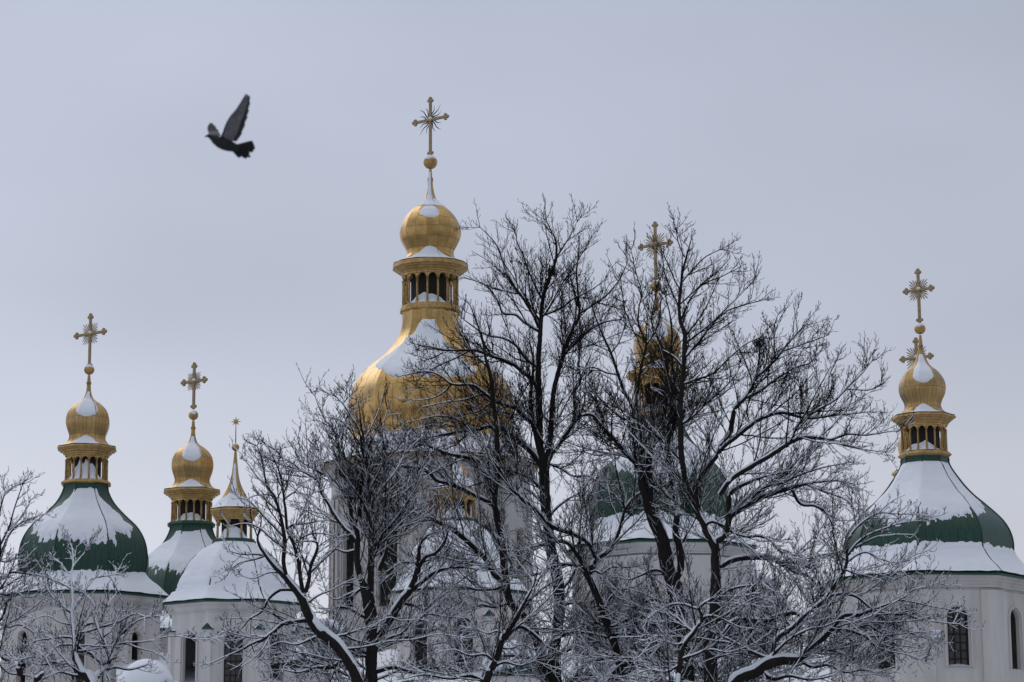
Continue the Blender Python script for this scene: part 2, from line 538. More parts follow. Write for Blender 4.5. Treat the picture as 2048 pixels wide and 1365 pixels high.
def cross_part(tw, ytop, yc, ybase, half, wavy=False):
    """trefoil-ended openwork cross with a sunburst; half = half bar length seen in the photo"""
    m = tw.m(yc)
    a = math.radians(-36)
    rel = abs(math.radians(36) - (tw.face + PI / 2)) if True else 0
    rel = abs(a - (tw.face + PI / 2))
    L = half * m / max(math.cos(rel), .5)
    zt, zc, zb = tw.z(ytop), tw.z(yc), tw.z(ybase)
    w = 3.3 * m
    th = 2.2 * m
    M = np.eye(4)
    ca, sa = math.cos(a), math.sin(a)
    M[:3, :3] = np.array([[ca, -sa, 0], [sa, ca, 0], [0, 0, 1]])
    mb = MB()
    u = 3.6 * m
    mb.box((0, 0, (zt + zb) / 2 - u * .5), (2 * w, 2 * th, zt - zb - u), M=M, bev=.03)
    mb.box((0, 0, zc), (2 * (L - u), 2 * th * .92, 2 * w * .95), M=M, bev=.03)

    def coin(x, z, r, t):
        k = 14
        V, Fs = [], []
        for sgn in (-1, 1):
            for rr, tt in ((r, t * .7), (r * .72, t)):
                for j in range(k):
                    V.append((x + rr * math.cos(j / k * TAU), sgn * tt, z + rr * math.sin(j / k * TAU)))
        for j in range(k):
            j2 = (j + 1) % k
            Fs += [(j, j2, k + j2, k + j), (2 * k + j, 3 * k + j, 3 * k + j2, 2 * k + j2), (j, 2 * k + j, 2 * k + j2, j2)]
        Fs += [[k + j for j in range(k)], [3 * k + j for j in range(k)][::-1]]
        V = np.array(V) @ M[:3, :3].T
        mb.add(V, Fs)
    for (ex, ez, dx, dz) in ((0, zt, 0, 1), (-L, zc, -1, 0), (L, zc, 1, 0)):
        bx, bz = ex - dx * u * 2.3, ez - dz * u * 2.3
        coin(ex - dx * u, ez - dz * u, u, th * 1.12)
        coin(bx + dz * u * 1.05, bz + dx * u * 1.05, u * .98, th * 1.06)
        coin(bx - dz * u * 1.05, bz - dx * u * 1.05, u * .98, th * 1.06)
        coin(bx, bz, u * .9, th * 1.16)
    for sx in (-1, 1):
        coin(sx * u * 1.15, zb + u * 1.6, u * .95, th * 1.05)
    # openwork picked out with small studs along the bars
    st = MB()
    for q in np.linspace(zb + 5 * u, zt - 4 * u, 16):
        st.sphere((0, 0, q), w * .62, 8, 5, (1, .9, .8))
    for q in np.linspace(-L + 4 * u, L - 4 * u, 9):
        st.sphere((q, 0, zc), w * .62, 8, 5, (1, .9, .8))
    for k_ in range(len(st.v)):
        st.v[k_] = (st.v[k_] * np.array([1, th / w * 1.9, 1])) @ M[:3, :3].T
    mb.add(np.concatenate(st.v), st.f, True, mi=1)
    cr = mb.build('cross', [M_GOLDX, M_GOLDT], tw.root)
    # sunburst
    sb = MB()
    nr = 0
    for qd in range(4):
        base = 45 + qd * 90
        for da, ln in ((-22, .78), (0, 1.0), (22, .78)) if wavy else ((-26, .72), (-13, .86), (0, 1), (13, .86), (26, .72)):
            an = math.radians(base + da)
            LL = (29 if wavy else 25) * m * ln * half / 32
            rows = 8
            V, Fs = [], []
            for q in range(rows + 1):
                t = q / rows
                off = (math.sin(t * 7.5) * 1.3 * m if wavy else 0)
                ww = (1.35 if wavy else (.55 + 1.15 * t)) * m * (1 - .93 * t ** (2 if wavy else 6)) + .003
                r_ = 4 * m + t * LL
                cx, cz = r_ * math.cos(an) - off * math.sin(an), zc + r_ * math.sin(an) + off * math.cos(an)
                nx, nz = -math.sin(an), math.cos(an)
                for sg, yy in ((1, 0), (0, .5 * m), (-1, 0), (0, -.5 * m)):
                    V.append((cx + nx * ww * sg, yy, cz + nz * ww * sg))
            for q in range(rows):
                for j in range(4):
                    Fs.append((q * 4 + j, q * 4 + (j + 1) % 4, q * 4 + 4 + (j + 1) % 4, q * 4 + 4 + j))
            Fs.append((rows * 4, rows * 4 + 1, rows * 4 + 2, rows * 4 + 3))
            sb.add(np.array(V) @ M[:3, :3].T, Fs)
    sb.build('sunburst', M_IRON if wavy else M_GOLDX, cr)
    bo = MB(); bo.sphere((0, 0, zc), 5.4 * m, 16, 10, (1, .8, 1)); bo.build('boss', M_GOLDT, cr)
    sn = MB(); V = []
    sn.sphere((math.cos(tw.face) * 2.5 * m, math.sin(tw.face) * 2.5 * m, zc + 2.4 * m), 4.2 * m, 14, 8, (1.05, .9, .7))
    sn.build('snow', M_SNOW, cr)
    return cr


def orb_part(tw, y, r):
    m = tw.m(y)
    o = MB(); o.sphere((0, 0, tw.z(y)), r * m, 28, 18)
    orb = o.build('orb', M_GOLDT, tw.root)
    V, Fs = [], []
    nu, nv = 28, 10
    c = np.array([math.cos(tw.face), math.sin(tw.face), 0])
    up = np.array([c[0] * .55, c[1] * .55, .84]); up /= np.linalg.norm(up)
    e1 = np.cross(up, [1, 0, 0]); e1 /= np.linalg.norm(e1); e2 = np.cross(up, e1)
    for i in range(nv + 1):
        for j in range(nu):
            p = TAU * j / nu
            mx = .80 + .22 * math.sin(p * 2 + y) + .12 * math.sin(p * 3 + 1 + y)
            t = i / nv * mx
            th = r * m * (1 + .10 * (1 - (i / nv) ** 2) - (.03 if i == nv else 0))
            V.append(np.array([0, 0, tw.z(y)]) + th * (up * math.cos(t) + math.sin(t) * (e1 * math.cos(p) + e2 * math.sin(p))))
    for i in range(nv):
        for j in range(nu):
            a, b = i * nu + j, i * nu + (j + 1) % nu
            Fs.append((a, a + nu, b + nu, b))
    s = MB(); s.add(V, Fs, True); s.build('snow', M_SNOW, orb)
    return orb


def lantern_part(tw, ytop, ybot, r, ncol, cornice, ledge, nc, ledge_mat, wide=2.7, snow_h=14, seed=0):
    """arcaded lantern: cornice rings, arch frieze, columns, dark inside, snow drifted on its floor"""
    zt, zb = tw.z(ytop), tw.z(ybot)
    m = tw.m((ytop + ybot) / 2)
    R = r * m
    mb = MB()
    mb.lathe(tw.rz(cornice, nc), nc, YAW + PI / nc, 3, False)
    # arch frieze, bay by bay
    ph0 = YAW + PI / nc if ncol == nc else tw.face + PI / ncol * .6
    bay = TAU / ncol
    ri, ro = R * .86, R * .985
    colw = wide * m
    ha = colw / R * .9
    fr_h = (zb - zt)
    ztop = zt + 2.5 * m
    for i in range(ncol):
        a0 = ph0 + i * bay
        K = 10
        V, Fs = [], []
        half = bay / 2 - ha
        for j in range(K + 3):
            if j == 0: t, zz = a0, 0
            elif j == K + 2: t, zz = a0 + bay, 0
            else:
                q = (j - 1) / K * PI
                t = a0 + bay / 2 - math.cos(q) * half
                zz = math.sin(q) * half * R
            zlow = zt - 9.5 * m * (ncol and 1) + zz
            zlow = min(zlow, zt - .6 * m)
            for rr in (ro, ri):
                V.append((rr * math.cos(t), rr * math.sin(t), ztop)); V.append((rr * math.cos(t), rr * math.sin(t), zlow))
        for j in range(K + 2):
            a, b = j * 4, j * 4 + 4
            Fs += [(a, a + 1, b + 1, b), (a + 2, b + 2, b + 3, a + 3), (a + 1, a + 3, b + 3, b + 1)]
        mb.add(V, Fs, False)
    lan = mb.build('lantern', M_GOLDT, tw.root)
    # ledge under the lantern
    tw.band(ledge, 'ledge', ledge_mat, lan, nc, False)
    # column (built once, then copied)
    cb = MB()
    H = zt - 4 * m - zb
    x0 = R * .965
    cb.box((x0, 0, zb + H * .5), (colw * 1.1, colw * 1.25, H * .97), bev=.03)
    cb.tube([(x0 + colw * .58, 0, zb + H * .10), (x0 + colw * .58, 0, zb + H * .90)], [colw * .52, colw * .44], 10)
    cb.box((x0 + colw * .3, 0, zb + H * .93), (colw * 1.9, colw * 1.7, H * .05), bev=.02)
    cb.box((x0 + colw * .3, 0, zb + H * .88), (colw * 1.7, colw * 1.5, H * .025), bev=.02)
    cb.box((x0 + colw * .3, 0, zb + H * .05), (colw * 1.8, colw * 1.65, H * .09), bev=.02)
    c0 = cb.build('column', M_GOLDT, lan)
    c0.rotation_euler.z = ph0
    for i in range(1, ncol):
        c = c0.copy(); COL.objects.link(c); c.parent = lan
        c.rotation_euler.z = ph0 + i * bay
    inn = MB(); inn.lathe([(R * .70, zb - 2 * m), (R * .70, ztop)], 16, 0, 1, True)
    inn.build('shade_core', M_DARK, lan)  # near-black core added to paint the shade inside the lantern
    # snow drift on the floor, highest on the windward side
    V, Fs = [], []
    nu, nv = 96, 6
    for j in range(nu):
        a = TAU * j / nu
        rel = (a - tw.face + PI) % TAU - PI
        hh = snow_h * m * max(0.0, math.cos(min(abs(rel + .15) * 1.1, PI / 2))) ** 1.3 * (.75 + .5 * vnoise(j * .31, seed + .5, 0, seed))
        for i in range(nv + 1):
            t = i / nv
            rr = R * (1.03 - .30 * t)
            V.append((rr * math.cos(a), rr * math.sin(a), zb - .5 * m + (hh * t ** 1.2) + .02))
    for j in range(nu):
        for i in range(nv):
            a, b = j * (nv + 1) + i, ((j + 1) % nu) * (nv + 1) + i
            Fs.append((a, b, b + 1, a + 1))
    s = MB(); s.add(V, Fs, True); s.build('snow', M_SNOW, lan)
    return lan


def arch_pts(w, z0, zs, K=12):
    """outline of a round-headed opening, from bottom left over the arch to bottom right"""
    pts = [(-w / 2, z0)]
    for j in range(K + 1):
        q = PI - j / K * PI
        pts.append((w / 2 * math.cos(q), zs + w / 2 * math.sin(q)))
    pts.append((w / 2, z0))
    return pts


def drum_part(tw, R, z0, z1, n, win=None, depth=.17, pil=None, mat=None, name='drum'):
    """prism wall with round-headed openings on the faces that look this way. win = (width, z bottom, z top)"""
    mb = MB()
    wins = []
    for i in range(n):
        a0 = YAW + PI / n + i * TAU / n
        a1 = a0 + TAU / n
        am = (a0 + a1) / 2
        p0 = np.array([R * math.cos(a0), R * math.sin(a0)]); p1 = np.array([R * math.cos(a1), R * math.sin(a1)])
        c = (p0 + p1) / 2
        W = np.linalg.norm(p1 - p0)
        u = (p1 - p0) / W
        nrm = np.array([math.cos(am), math.sin(am)])

        def P(x, zz, d=0.0):
            q = c + u * x - nrm * d
            return (q[0], q[1], zz)
        facing = math.cos(am - tw.face)
        if win and facing > .12:
            w, wb, wt = win
            ap = arch_pts(w, wb, wt - w / 2)
            V = [P(-W / 2, z0), P(-W / 2, wb), P(-W / 2, z1), P(W / 2, z0), P(W / 2, wb), P(W / 2, z1), P(-w / 2, z0), P(w / 2, z0)]
            Fs = [(0, 6, 8, 1), (7, 3, 4, 8 + len(ap) - 1), (6, 7, 8 + len(ap) - 1, 8)]
            V += [P(x, zz) for x, zz in ap]
            nA = len(ap)
            V += [P(W / 2 * (2 * j / (nA - 1) - 1) if 0 < j < nA - 1 else (x), z1) for j, (x, zz) in enumerate(ap)]
            # left jamb strip, arch strips, right jamb strip up to the top
            t0 = 8 + nA
            Fs.append((1, 8, 9, t0 + 1, 2))
            for j in range(1, nA - 2):
                Fs.append((8 + j, 8 + j + 1, t0 + j + 1, t0 + j))
            Fs.append((8 + nA - 2, 8 + nA - 1, 4, 5, t0 + nA - 2))
            mb.add(V, Fs)
            # reveal
            V = [P(x, zz) for x, zz in ap] + [P(x, zz, depth) for x, zz in ap]
            Fs = [(j + 1, j, nA + j, nA + j + 1) for j in range(nA - 1)] + [(0, nA - 1, 2 * nA - 1, nA)]
            mb.add(V, Fs)
            # raised surround, proud of the wall
            big = arch_pts(w * 1.34, wb, wt - w / 2)
            inn = arch_pts(w * 1.16, wb, wt - w / 2)
            V = [P(x, zz, -.09) for x, zz in big] + [P(x, zz, -.09) for x, zz in inn] + [P(x, zz, .02) for x, zz in big] + [P(x, zz, .02) for x, zz in inn]
            Fs = []
            for j in range(nA - 1):
                Fs += [(j, nA + j, nA + j + 1, j + 1), (j, j + 1, 2 * nA + j + 1, 2 * nA + j), (nA + j, 3 * nA + j, 3 * nA + j + 1, nA + j + 1)]
            mb.add(V, Fs)
            wins.append((P, w, wb, wt))
        else:
            mb.add([P(-W / 2, z0), P(W / 2, z0), P(W / 2, z1), P(-W / 2, z1)], [(0, 1, 2, 3)])
        if pil:
            pw, pd = pil
            for sg in (-1, 1):
                x0, x1 = sg * (W / 2 + pd * math.tan(PI / n)), sg * (W / 2 - pw)
                V = [P(x0, z0, -pd), P(x1, z0, -pd), P(x1, z1 - .01, -pd), P(x0, z1 - .01, -pd), P(x1, z0, .02), P(x1, z1 - .01, .02)]
                mb.add(V, [(0, 1, 2, 3), (1, 4, 5, 2)])
    d = mb.build(name, mat or M_WALL, tw.root)
    for (P, w, wb, wt) in wins:
        window(tw.root, P, w, wb, wt, depth)
    return d


def window(root, P, w, wb, wt, depth):
    zs = wt - w / 2
    fo, fi = arch_pts(w * 1.002, wb, zs), arch_pts(w * .86, wb + w * .07, zs)
    nA = len(fo)
    mb = MB()
    V = [P(x, zz, depth - .10) for x, zz in fo] + [P(x, zz, depth - .10) for x, zz in fi] + [P(x, zz, depth) for x, zz in fi]
    Fs = []
    for j in range(nA - 1):
        Fs += [(j, nA + j, nA + j + 1, j + 1), (nA + j, 2 * nA + j, 2 * nA + j + 1, nA + j + 1)]
    Fs += [(0, nA - 1, 2 * nA - 1, nA)]
    mb.add(V, Fs)
    win = mb.build('window', M_FRAME, root)
    pn = MB()
    pp = arch_pts(w * 1.0, wb, zs)
    pn.add([P(x, zz, depth - .01) for x, zz in pp], [list(range(len(pp)))[::-1]])
    pn.build('pane', M_PANE, win)
    br = MB()

    def bar(x0, z0, x1, z1, t):
        dx, dz = x1 - x0, z1 - z0
        L = math.hypot(dx, dz); nx, nz = -dz / L * t, dx / L * t
        V = []
        for d in (depth - .07, depth - .02):
            V += [P(x0 + nx, z0 + nz, d), P(x0 - nx, z0 - nz, d), P(x1 - nx, z1 - nz, d), P(x1 + nx, z1 + nz, d)]
        br.add(V, [(0, 1, 2, 3), (0, 4, 5, 1), (1, 5, 6, 2), (2, 6, 7, 3), (3, 7, 4, 0)])
    nv = 3
    for k in range(1, nv):
        x = w * (-.43 + .86 * k / nv)
        bar(x, wb + .02, x, zs + math.sqrt(max(0, (w * .45) ** 2 - x * x)), .022)
    nh = max(3, int(round((zs - wb) / (w * .36))))
    for k in range(1, nh + 1):
        zz = wb + (zs - wb) * k / nh
        bar(-w * .44, zz, w * .44, zz, .03 if k == nh else .022)
    br.build('glazing_bars', M_FRAME, win)
    sb = MB()
    hh = w * .10
    sb.add([P(-w * .5, wb + .01, -.05), P(w * .5, wb + .01, -.05), P(w * .5, wb + hh * .5, -.03), P(-w * .5, wb + hh * .5, -.03), P(w * .5, wb + hh, depth - .06), P(0, wb + hh * 1.6, depth - .06), P(-w * .5, wb + hh * 1.1, depth - .06)],
           [(0, 1, 2, 3), (3, 2, 4, 5, 6)])
    sb.build('snow', M_SNOW, win)
    return win


def sl(x, a, b):
    t = np.clip((x - a) / (b - a), 0, 1)
    return t * t * (3 - 2 * t)


def remap(P, src, dst, rs):
    return [(float(np.interp(y, src, dst)), r * rs) for y, r in P]


# profiles read off the photograph: (pixel row, half width in pixels)
A_CUP = [(751, 2.5), (758, 3.2), (765, 3.6), (775, 4.2), (785, 5.3), (795, 8.5), (802, 14), (809, 24), (819, 34.5), (831, 41), (845, 43.4), (856, 42), (866, 38.6), (874, 36.3), (881, 37), (888, 41), (893, 47), (897.5, 57)]
A_RIM = [(897, 58), (900.5, 58.8), (901, 56), (904, 54), (904.5, 50), (908, 48.5), (909, 45.5), (912.5, 44.5), (913, 42.6), (916, 42.2)]
A_LEDGE = [(963.5, 42), (964.5, 45.5), (967, 46.5), (967.3, 49.3), (970, 49.7), (972, 46.5), (973, 44)]
A_DOME = [(971, 45), (980, 44), (996, 50), (1011, 59), (1026, 72), (1041, 87), (1056, 103), (1072, 114.5), (1087, 121.8), (1102, 126), (1117, 128), (1132, 128), (1145, 126), (1155, 125.5), (1164, 130), (1173, 139), (1184, 154), (1193, 165), (1200, 173)]
A_EAVE = [(1199.5, 172), (1203.5, 173), (1204, 169), (1209, 168), (1209.5, 163), (1213, 161), (1213.5, 158.5), (1221, 157.5), (1221.5, 160), (1224, 160), (1224.5, 155.5), (1229, 155)]
AS = [627, 668, 737, 740, 845, 899, 969, 1200, 1300]


def std_tower(name, label, axis, depth, anch, ru, rd, dome_mask, cup_seed, R_px_drum, win_px, cross_half, prof=None, seed=0, pil=None, drum_mat=None):
    tw = Tower(name, axis, depth, label)
    g = (lambda P, rs: remap(P, AS, anch, rs))
    cup = g(A_CUP, ru); rim = g(A_RIM, ru); led = g(A_LEDGE, ru); dome = g(A_DOME, rd); eave = g(A_EAVE, rd)
    if prof:
        cup = prof.get('cup', cup); rim = prof.get('rim', rim); led = prof.get('ledge', led); dome = prof.get('dome', dome); eave = prof.get('eave', eave)
    cross_part(tw, anch[0], anch[1], anch[2], cross_half)
    orb_part(tw, anch[3], 10.3 * ru)
    # cupola
    mb = MB(); mb.lathe(tw.rz(smooth_prof(cup, 4)), 8, tw.ph, 6, True)
    ny = cup[1][0]
    for q in (cup[2][0], cup[2][0] + 2.5):
        mm = tw.m(q); mb.lathe([(5.2 * mm, tw.z(q)), (5.2 * mm, tw.z(q + 1.4))], 12, 0, 1, True)
    cu = mb.build('cupola', M_GOLD, tw.root)
    y0, ym, y1 = cup[3][0], anch[4], cup[-1][0]
    rr = random.Random(cup_seed)
    cx, wv = rr.uniform(-.12, .06), rr.uniform(.50, .62)

    def cmask(rel, y, A, edge):
        nz = .16 * fbm(A[..., 0] * 2.2, A[..., 1] * 2.2, A[..., 2] * 2.2, cup_seed)
        yb = ym - 4 * ru
        up = np.minimum((yb - y) / (10 * ru), 1.2) - ((rel - cx) / (wv * (1.1 - .25 * sl(y, y0, yb)))) ** 2 * .9 + nz
        up = np.minimum(np.minimum(up, (1.15 - abs(rel - cx))), (y - (y0 + 9 * ru)) / (8 * ru)) - .6 * (1 - sl(y, y0 + 8 * ru, y0 + 30 * ru)) * (abs(rel) > .42)
        lowt = y1 - 21 * ru + (abs(rel - cx) / .55) ** 2 * 16 * ru
        low = (y - np.minimum(lowt, y1 - 3.5 * ru)) / (4 * ru) + nz
        return np.maximum(up, low)
    tw.snow(cup, cmask, cu, .055, seed=cup_seed)
    lantern_part(tw, rim[-1][0] - 1, led[0][0] + .5, 41.5 * ru, 16, rim, led, 8, M_GOLDT if seed % 2 else M_GREENT, snow_h=38 if seed == 1 else 18, seed=cup_seed)
    # dome
    mb = MB(); P = smooth_prof(dome, 4)
    mb.lathe(tw.rz(P), 8, tw.ph, 8, True, vscale=1.0)
    for i in range(8):
        a = tw.ph + i * TAU / 8
        q = tw.rz(P[2:-1:2])
        mb.tube([(r * math.cos(a), r * math.sin(a), z) for r, z in q], .035, 6)
    do = mb.build('dome', M_GREEN, tw.root)
    tw.snow(dome, dome_mask(tw, dome, seed), do, .085, seed=seed)
    tw.band(eave, 'cornice', [M_GREENT, drum_mat or M_WALL], None, 8)
    co = tw.root.children[-1] if False else None
    for o in [o for o in bpy.data.objects if o.parent == tw.root and o.name.startswith('cornice')]:
        z_split = tw.z(eave[2][0]) - 1e-4
        for p in o.data.polygons:
            p.material_index = 0 if p.center.z > z_split else 1
    ye = eave[-1][0]
    R = R_px_drum * tw.m(ye)
    w, wt, wb = win_px
    drum_part(tw, R, 0, tw.z(ye) + .02, 8, (w * tw.m(wt), tw.z(wb), tw.z(wt)), pil=pil, mat=drum_mat)
    return tw


def green_mask(phi_max=1.15, bot=.62, bulge=.16, skirt=.80, off=0.0):
    """snow lying on the windward upper dome and all over the flared skirt; fractions run along the dome from ledge (0) to eave (1)"""
    def mk(tw, dome, seed):
        ya, yb = dome[0][0], dome[-1][0]

        def f(rel, y, A, edge):
            t = (y - ya) / (yb - ya)
            n1 = fbm(A[..., 0] * .9, A[..., 1] * .9, A[..., 2] * .9, seed, 4)
            n2 = fbm(A[..., 0] * 3.1, A[..., 1] * 3.1, A[..., 2] * 2.0, seed + 5, 3)
            rr = rel - off
            n3 = fbm(A[..., 0] * 8, A[..., 1] * 8, A[..., 2] * 4, seed + 8, 2)
            b = bot - bulge * (rr / .9) ** 2 + .10 * n1 + .055 * n2 + .05 * n3
            pm = phi_max * (.45 + .55 * sl(t, .03, .30)) + .16 * n1
            top = .045 + .05 * abs(n1)
            up = np.minimum(np.minimum((b - t) / .10, (t - top) / .05), (pm - abs(rr) + .12 * n2) / .22)
            up = up - .75 * np.exp(-(edge / .028) ** 2) * (sl(t, .28, .48) + .5 * sl(.2 - t, 0, .15)) - .25 * np.exp(-(edge / .02) ** 2)
            low = (t - skirt - .035 * n1 - .02 * n2 - .03 * (abs(rel) > 1.3)) / .05
            return np.maximum(up, low)
        return f
    return mk


std_tower('domed_tower', 'white tower with green onion dome, the leftmost of the domed towers', (165.5, 1225), 132,
          AS, 1.0, 1.0, green_mask(1.10, .60, .14, .80, -.08), 3, 166, (23, 1273, 1400), 32, seed=1, drum_mat=M_WALL)
std_tower('domed_tower', 'slimmer green domed tower half hidden behind the leftmost tower and the star-topped turret', (380, 1200), 150,
          [725, 763, 819, 831, 932, 985, 1051, 1272, 1380], .955, .955, green_mask(1.45, .47, .04, .84), 7, 158, (22, 1345, 1460), 26, seed=2)
std_tower('domed_tower', 'green domed tower right of centre, screened by the bare branches of the tallest trees', (1321, 1100), 138,
          [443, 490, 562, 573, 693, 751, 836, 1102, 1200], 1.10, 1.10, green_mask(1.5, .50, .10, .78), 12, 183, (25, 1178, 1285), 35, seed=3, drum_mat=M_WALLB)
std_tower('domed_tower', 'distant gold cupola and cross peeping out from behind the rightmost tower', (1833, 716), 172,
          [675, 716, 785, 790, 893, 947, 1016, 1247, 1350], 1.0, 1.0, green_mask(), 15, 160, (20, 1330, 1440), 34, seed=4)
H_PROF = {
    'cup': [(671, 2.6), (680, 3.4), (691, 4.4), (700, 5.5), (707, 7.2), (723, 12.5), (733, 19), (742, 30), (752, 38.3), (765, 45), (778, 46.8), (791, 44.3), (803, 38.5), (812, 36.2), (819, 37.8), (825, 43), (830, 50), (835.5, 62)],
    'rim': [(835, 64), (839, 65), (839.5, 61.5), (843, 59), (843.5, 56), (847, 54), (847.5, 51), (851.5, 49.5), (852, 47.5), (856, 47)],
    'ledge': [(905.5, 46), (907, 49.5), (909.5, 50.5), (910, 53), (913, 53.4), (915.5, 50), (917, 48)],
    'dome': [(915, 49), (926, 47), (940, 52.5), (958, 64.5), (976, 77.5), (994, 93.5), (1011, 112.5), (1029, 132), (1047, 149), (1065, 160), (1082, 165.8), (1097, 167.6), (1109, 167.3), (1119, 169.5), (1130, 177), (1141, 187), (1153, 202), (1161, 211), (1167, 218)],
    'eave': [(1166.5, 217), (1171, 218.5), (1171.5, 213), (1176, 211), (1177, 206), (1181, 204), (1181.5, 201), (1189, 199.5), (1190, 203), (1193, 203), (1194, 196), (1199, 195.5)],
}


def h_mask(tw, dome, seed):
    ya, yb = dome[0][0], dome[-1][0]

    def f(rel, y, A, edge):
        t = (y - ya) / (yb - ya)
        n1 = fbm(A[..., 0] * .8, A[..., 1] * .8, A[..., 2] * .9, 21, 4)
        n2 = fbm(A[..., 0] * 3, A[..., 1] * 3, A[..., 2] * 2, 26, 3)
        n3 = fbm(A[..., 0] * 8, A[..., 1] * 8, A[..., 2] * 4, 28, 2)
        b = .57 - .05 * (rel / .9) ** 2 - .10 * np.clip(rel - .65, 0, 1) + .05 * n1 + .05 * n2 + .045 * n3
        up = np.minimum((b - t) / .10, (t - .055) / .05)
        up = np.minimum(up, (1.35 - abs(rel)) / .2)
        up = up - .9 * np.exp(-(edge / .025) ** 2) * sl(t, .10, .45) - .5 * np.exp(-((edge - .03) / .02) ** 2) * (rel > .6) * sl(t, .35, .5)
        low = (t - .745 - .02 * n1 - .018 * n2 - .012 * n3) / .04 - .8 * np.exp(-(edge / .018) ** 2) * (1 - sl(t, .78, .95))
        return np.maximum(up, low)
    return f


TH = std_tower('domed_tower', 'big white tower with snowy green dome at the right edge of the view', (1860, 1200), 112,
               [537, 580, 646, 658, 778, 837, 909, 1167, 1270], 1.08, 1.3, h_mask, 22, 199, (41.5, 1231, 1348), 31.5, H_PROF, seed=5, pil=(.62, .09))
# small white box on the drum wall beside its window
_a = YAW
_b = MB()
_c = np.array([math.cos(_a), math.sin(_a)]); _u = np.array([-_c[1], _c[0]])
_Rap = 199 * TH.m(1200) * math.cos(PI / 8)
_q = _c * (_Rap + .12) - _u * (46 * TH.m(1288))
_b.box((_q[0], _q[1], TH.z(1287)), (.24, .34, .26), _a, bev=.03)
_b.box((_q[0], _q[1], TH.z(1280)), (.30, .38, .10), _a, bev=.04)
_b.build('wall_box', M_SNOW, TH.root)

# ---- star-topped turrets: leaf-shaped roof, eight-column lantern, gold spire
C_SPIRE = [(903, 2.4), (916, 3.3), (929.5, 4.6), (940, 5.8), (950.6, 7.2), (964, 10), (977, 15), (990, 21.5), (1003, 29.5), (1014, 39), (1021.5, 47.5)]
C_RIM = [(1021.5, 48), (1025.5, 48.8), (1026, 46.5), (1030, 45), (1030.5, 43.5), (1034, 42), (1034.5, 41), (1038.5, 39.5), (1039, 38.4), (1043, 37)]
C_LEDGE = [(1080, 37), (1081, 40.5), (1084.5, 41), (1085, 43.5), (1088.5, 44), (1092, 42), (1093, 41)]
C_DOME = [(1090, 42), (1096, 49), (1103, 61.5), (1112, 72), (1121, 81), (1131, 89), (1142, 96.3), (1151, 102), (1160.5, 107), (1171, 112), (1182, 116), (1190, 119.5), (1198, 124), (1206, 131), (1214, 139)]
C_EAVE = [(1213.5, 139), (1217, 140), (1217.5, 137), (1222, 133), (1222.5, 130), (1230, 127), (1231, 124.5), (1233.5, 125.5), (1235, 121.5), (1239, 121)]
CS = [834, 844, 886, 895, 904, 1023, 1087, 1215, 1300]


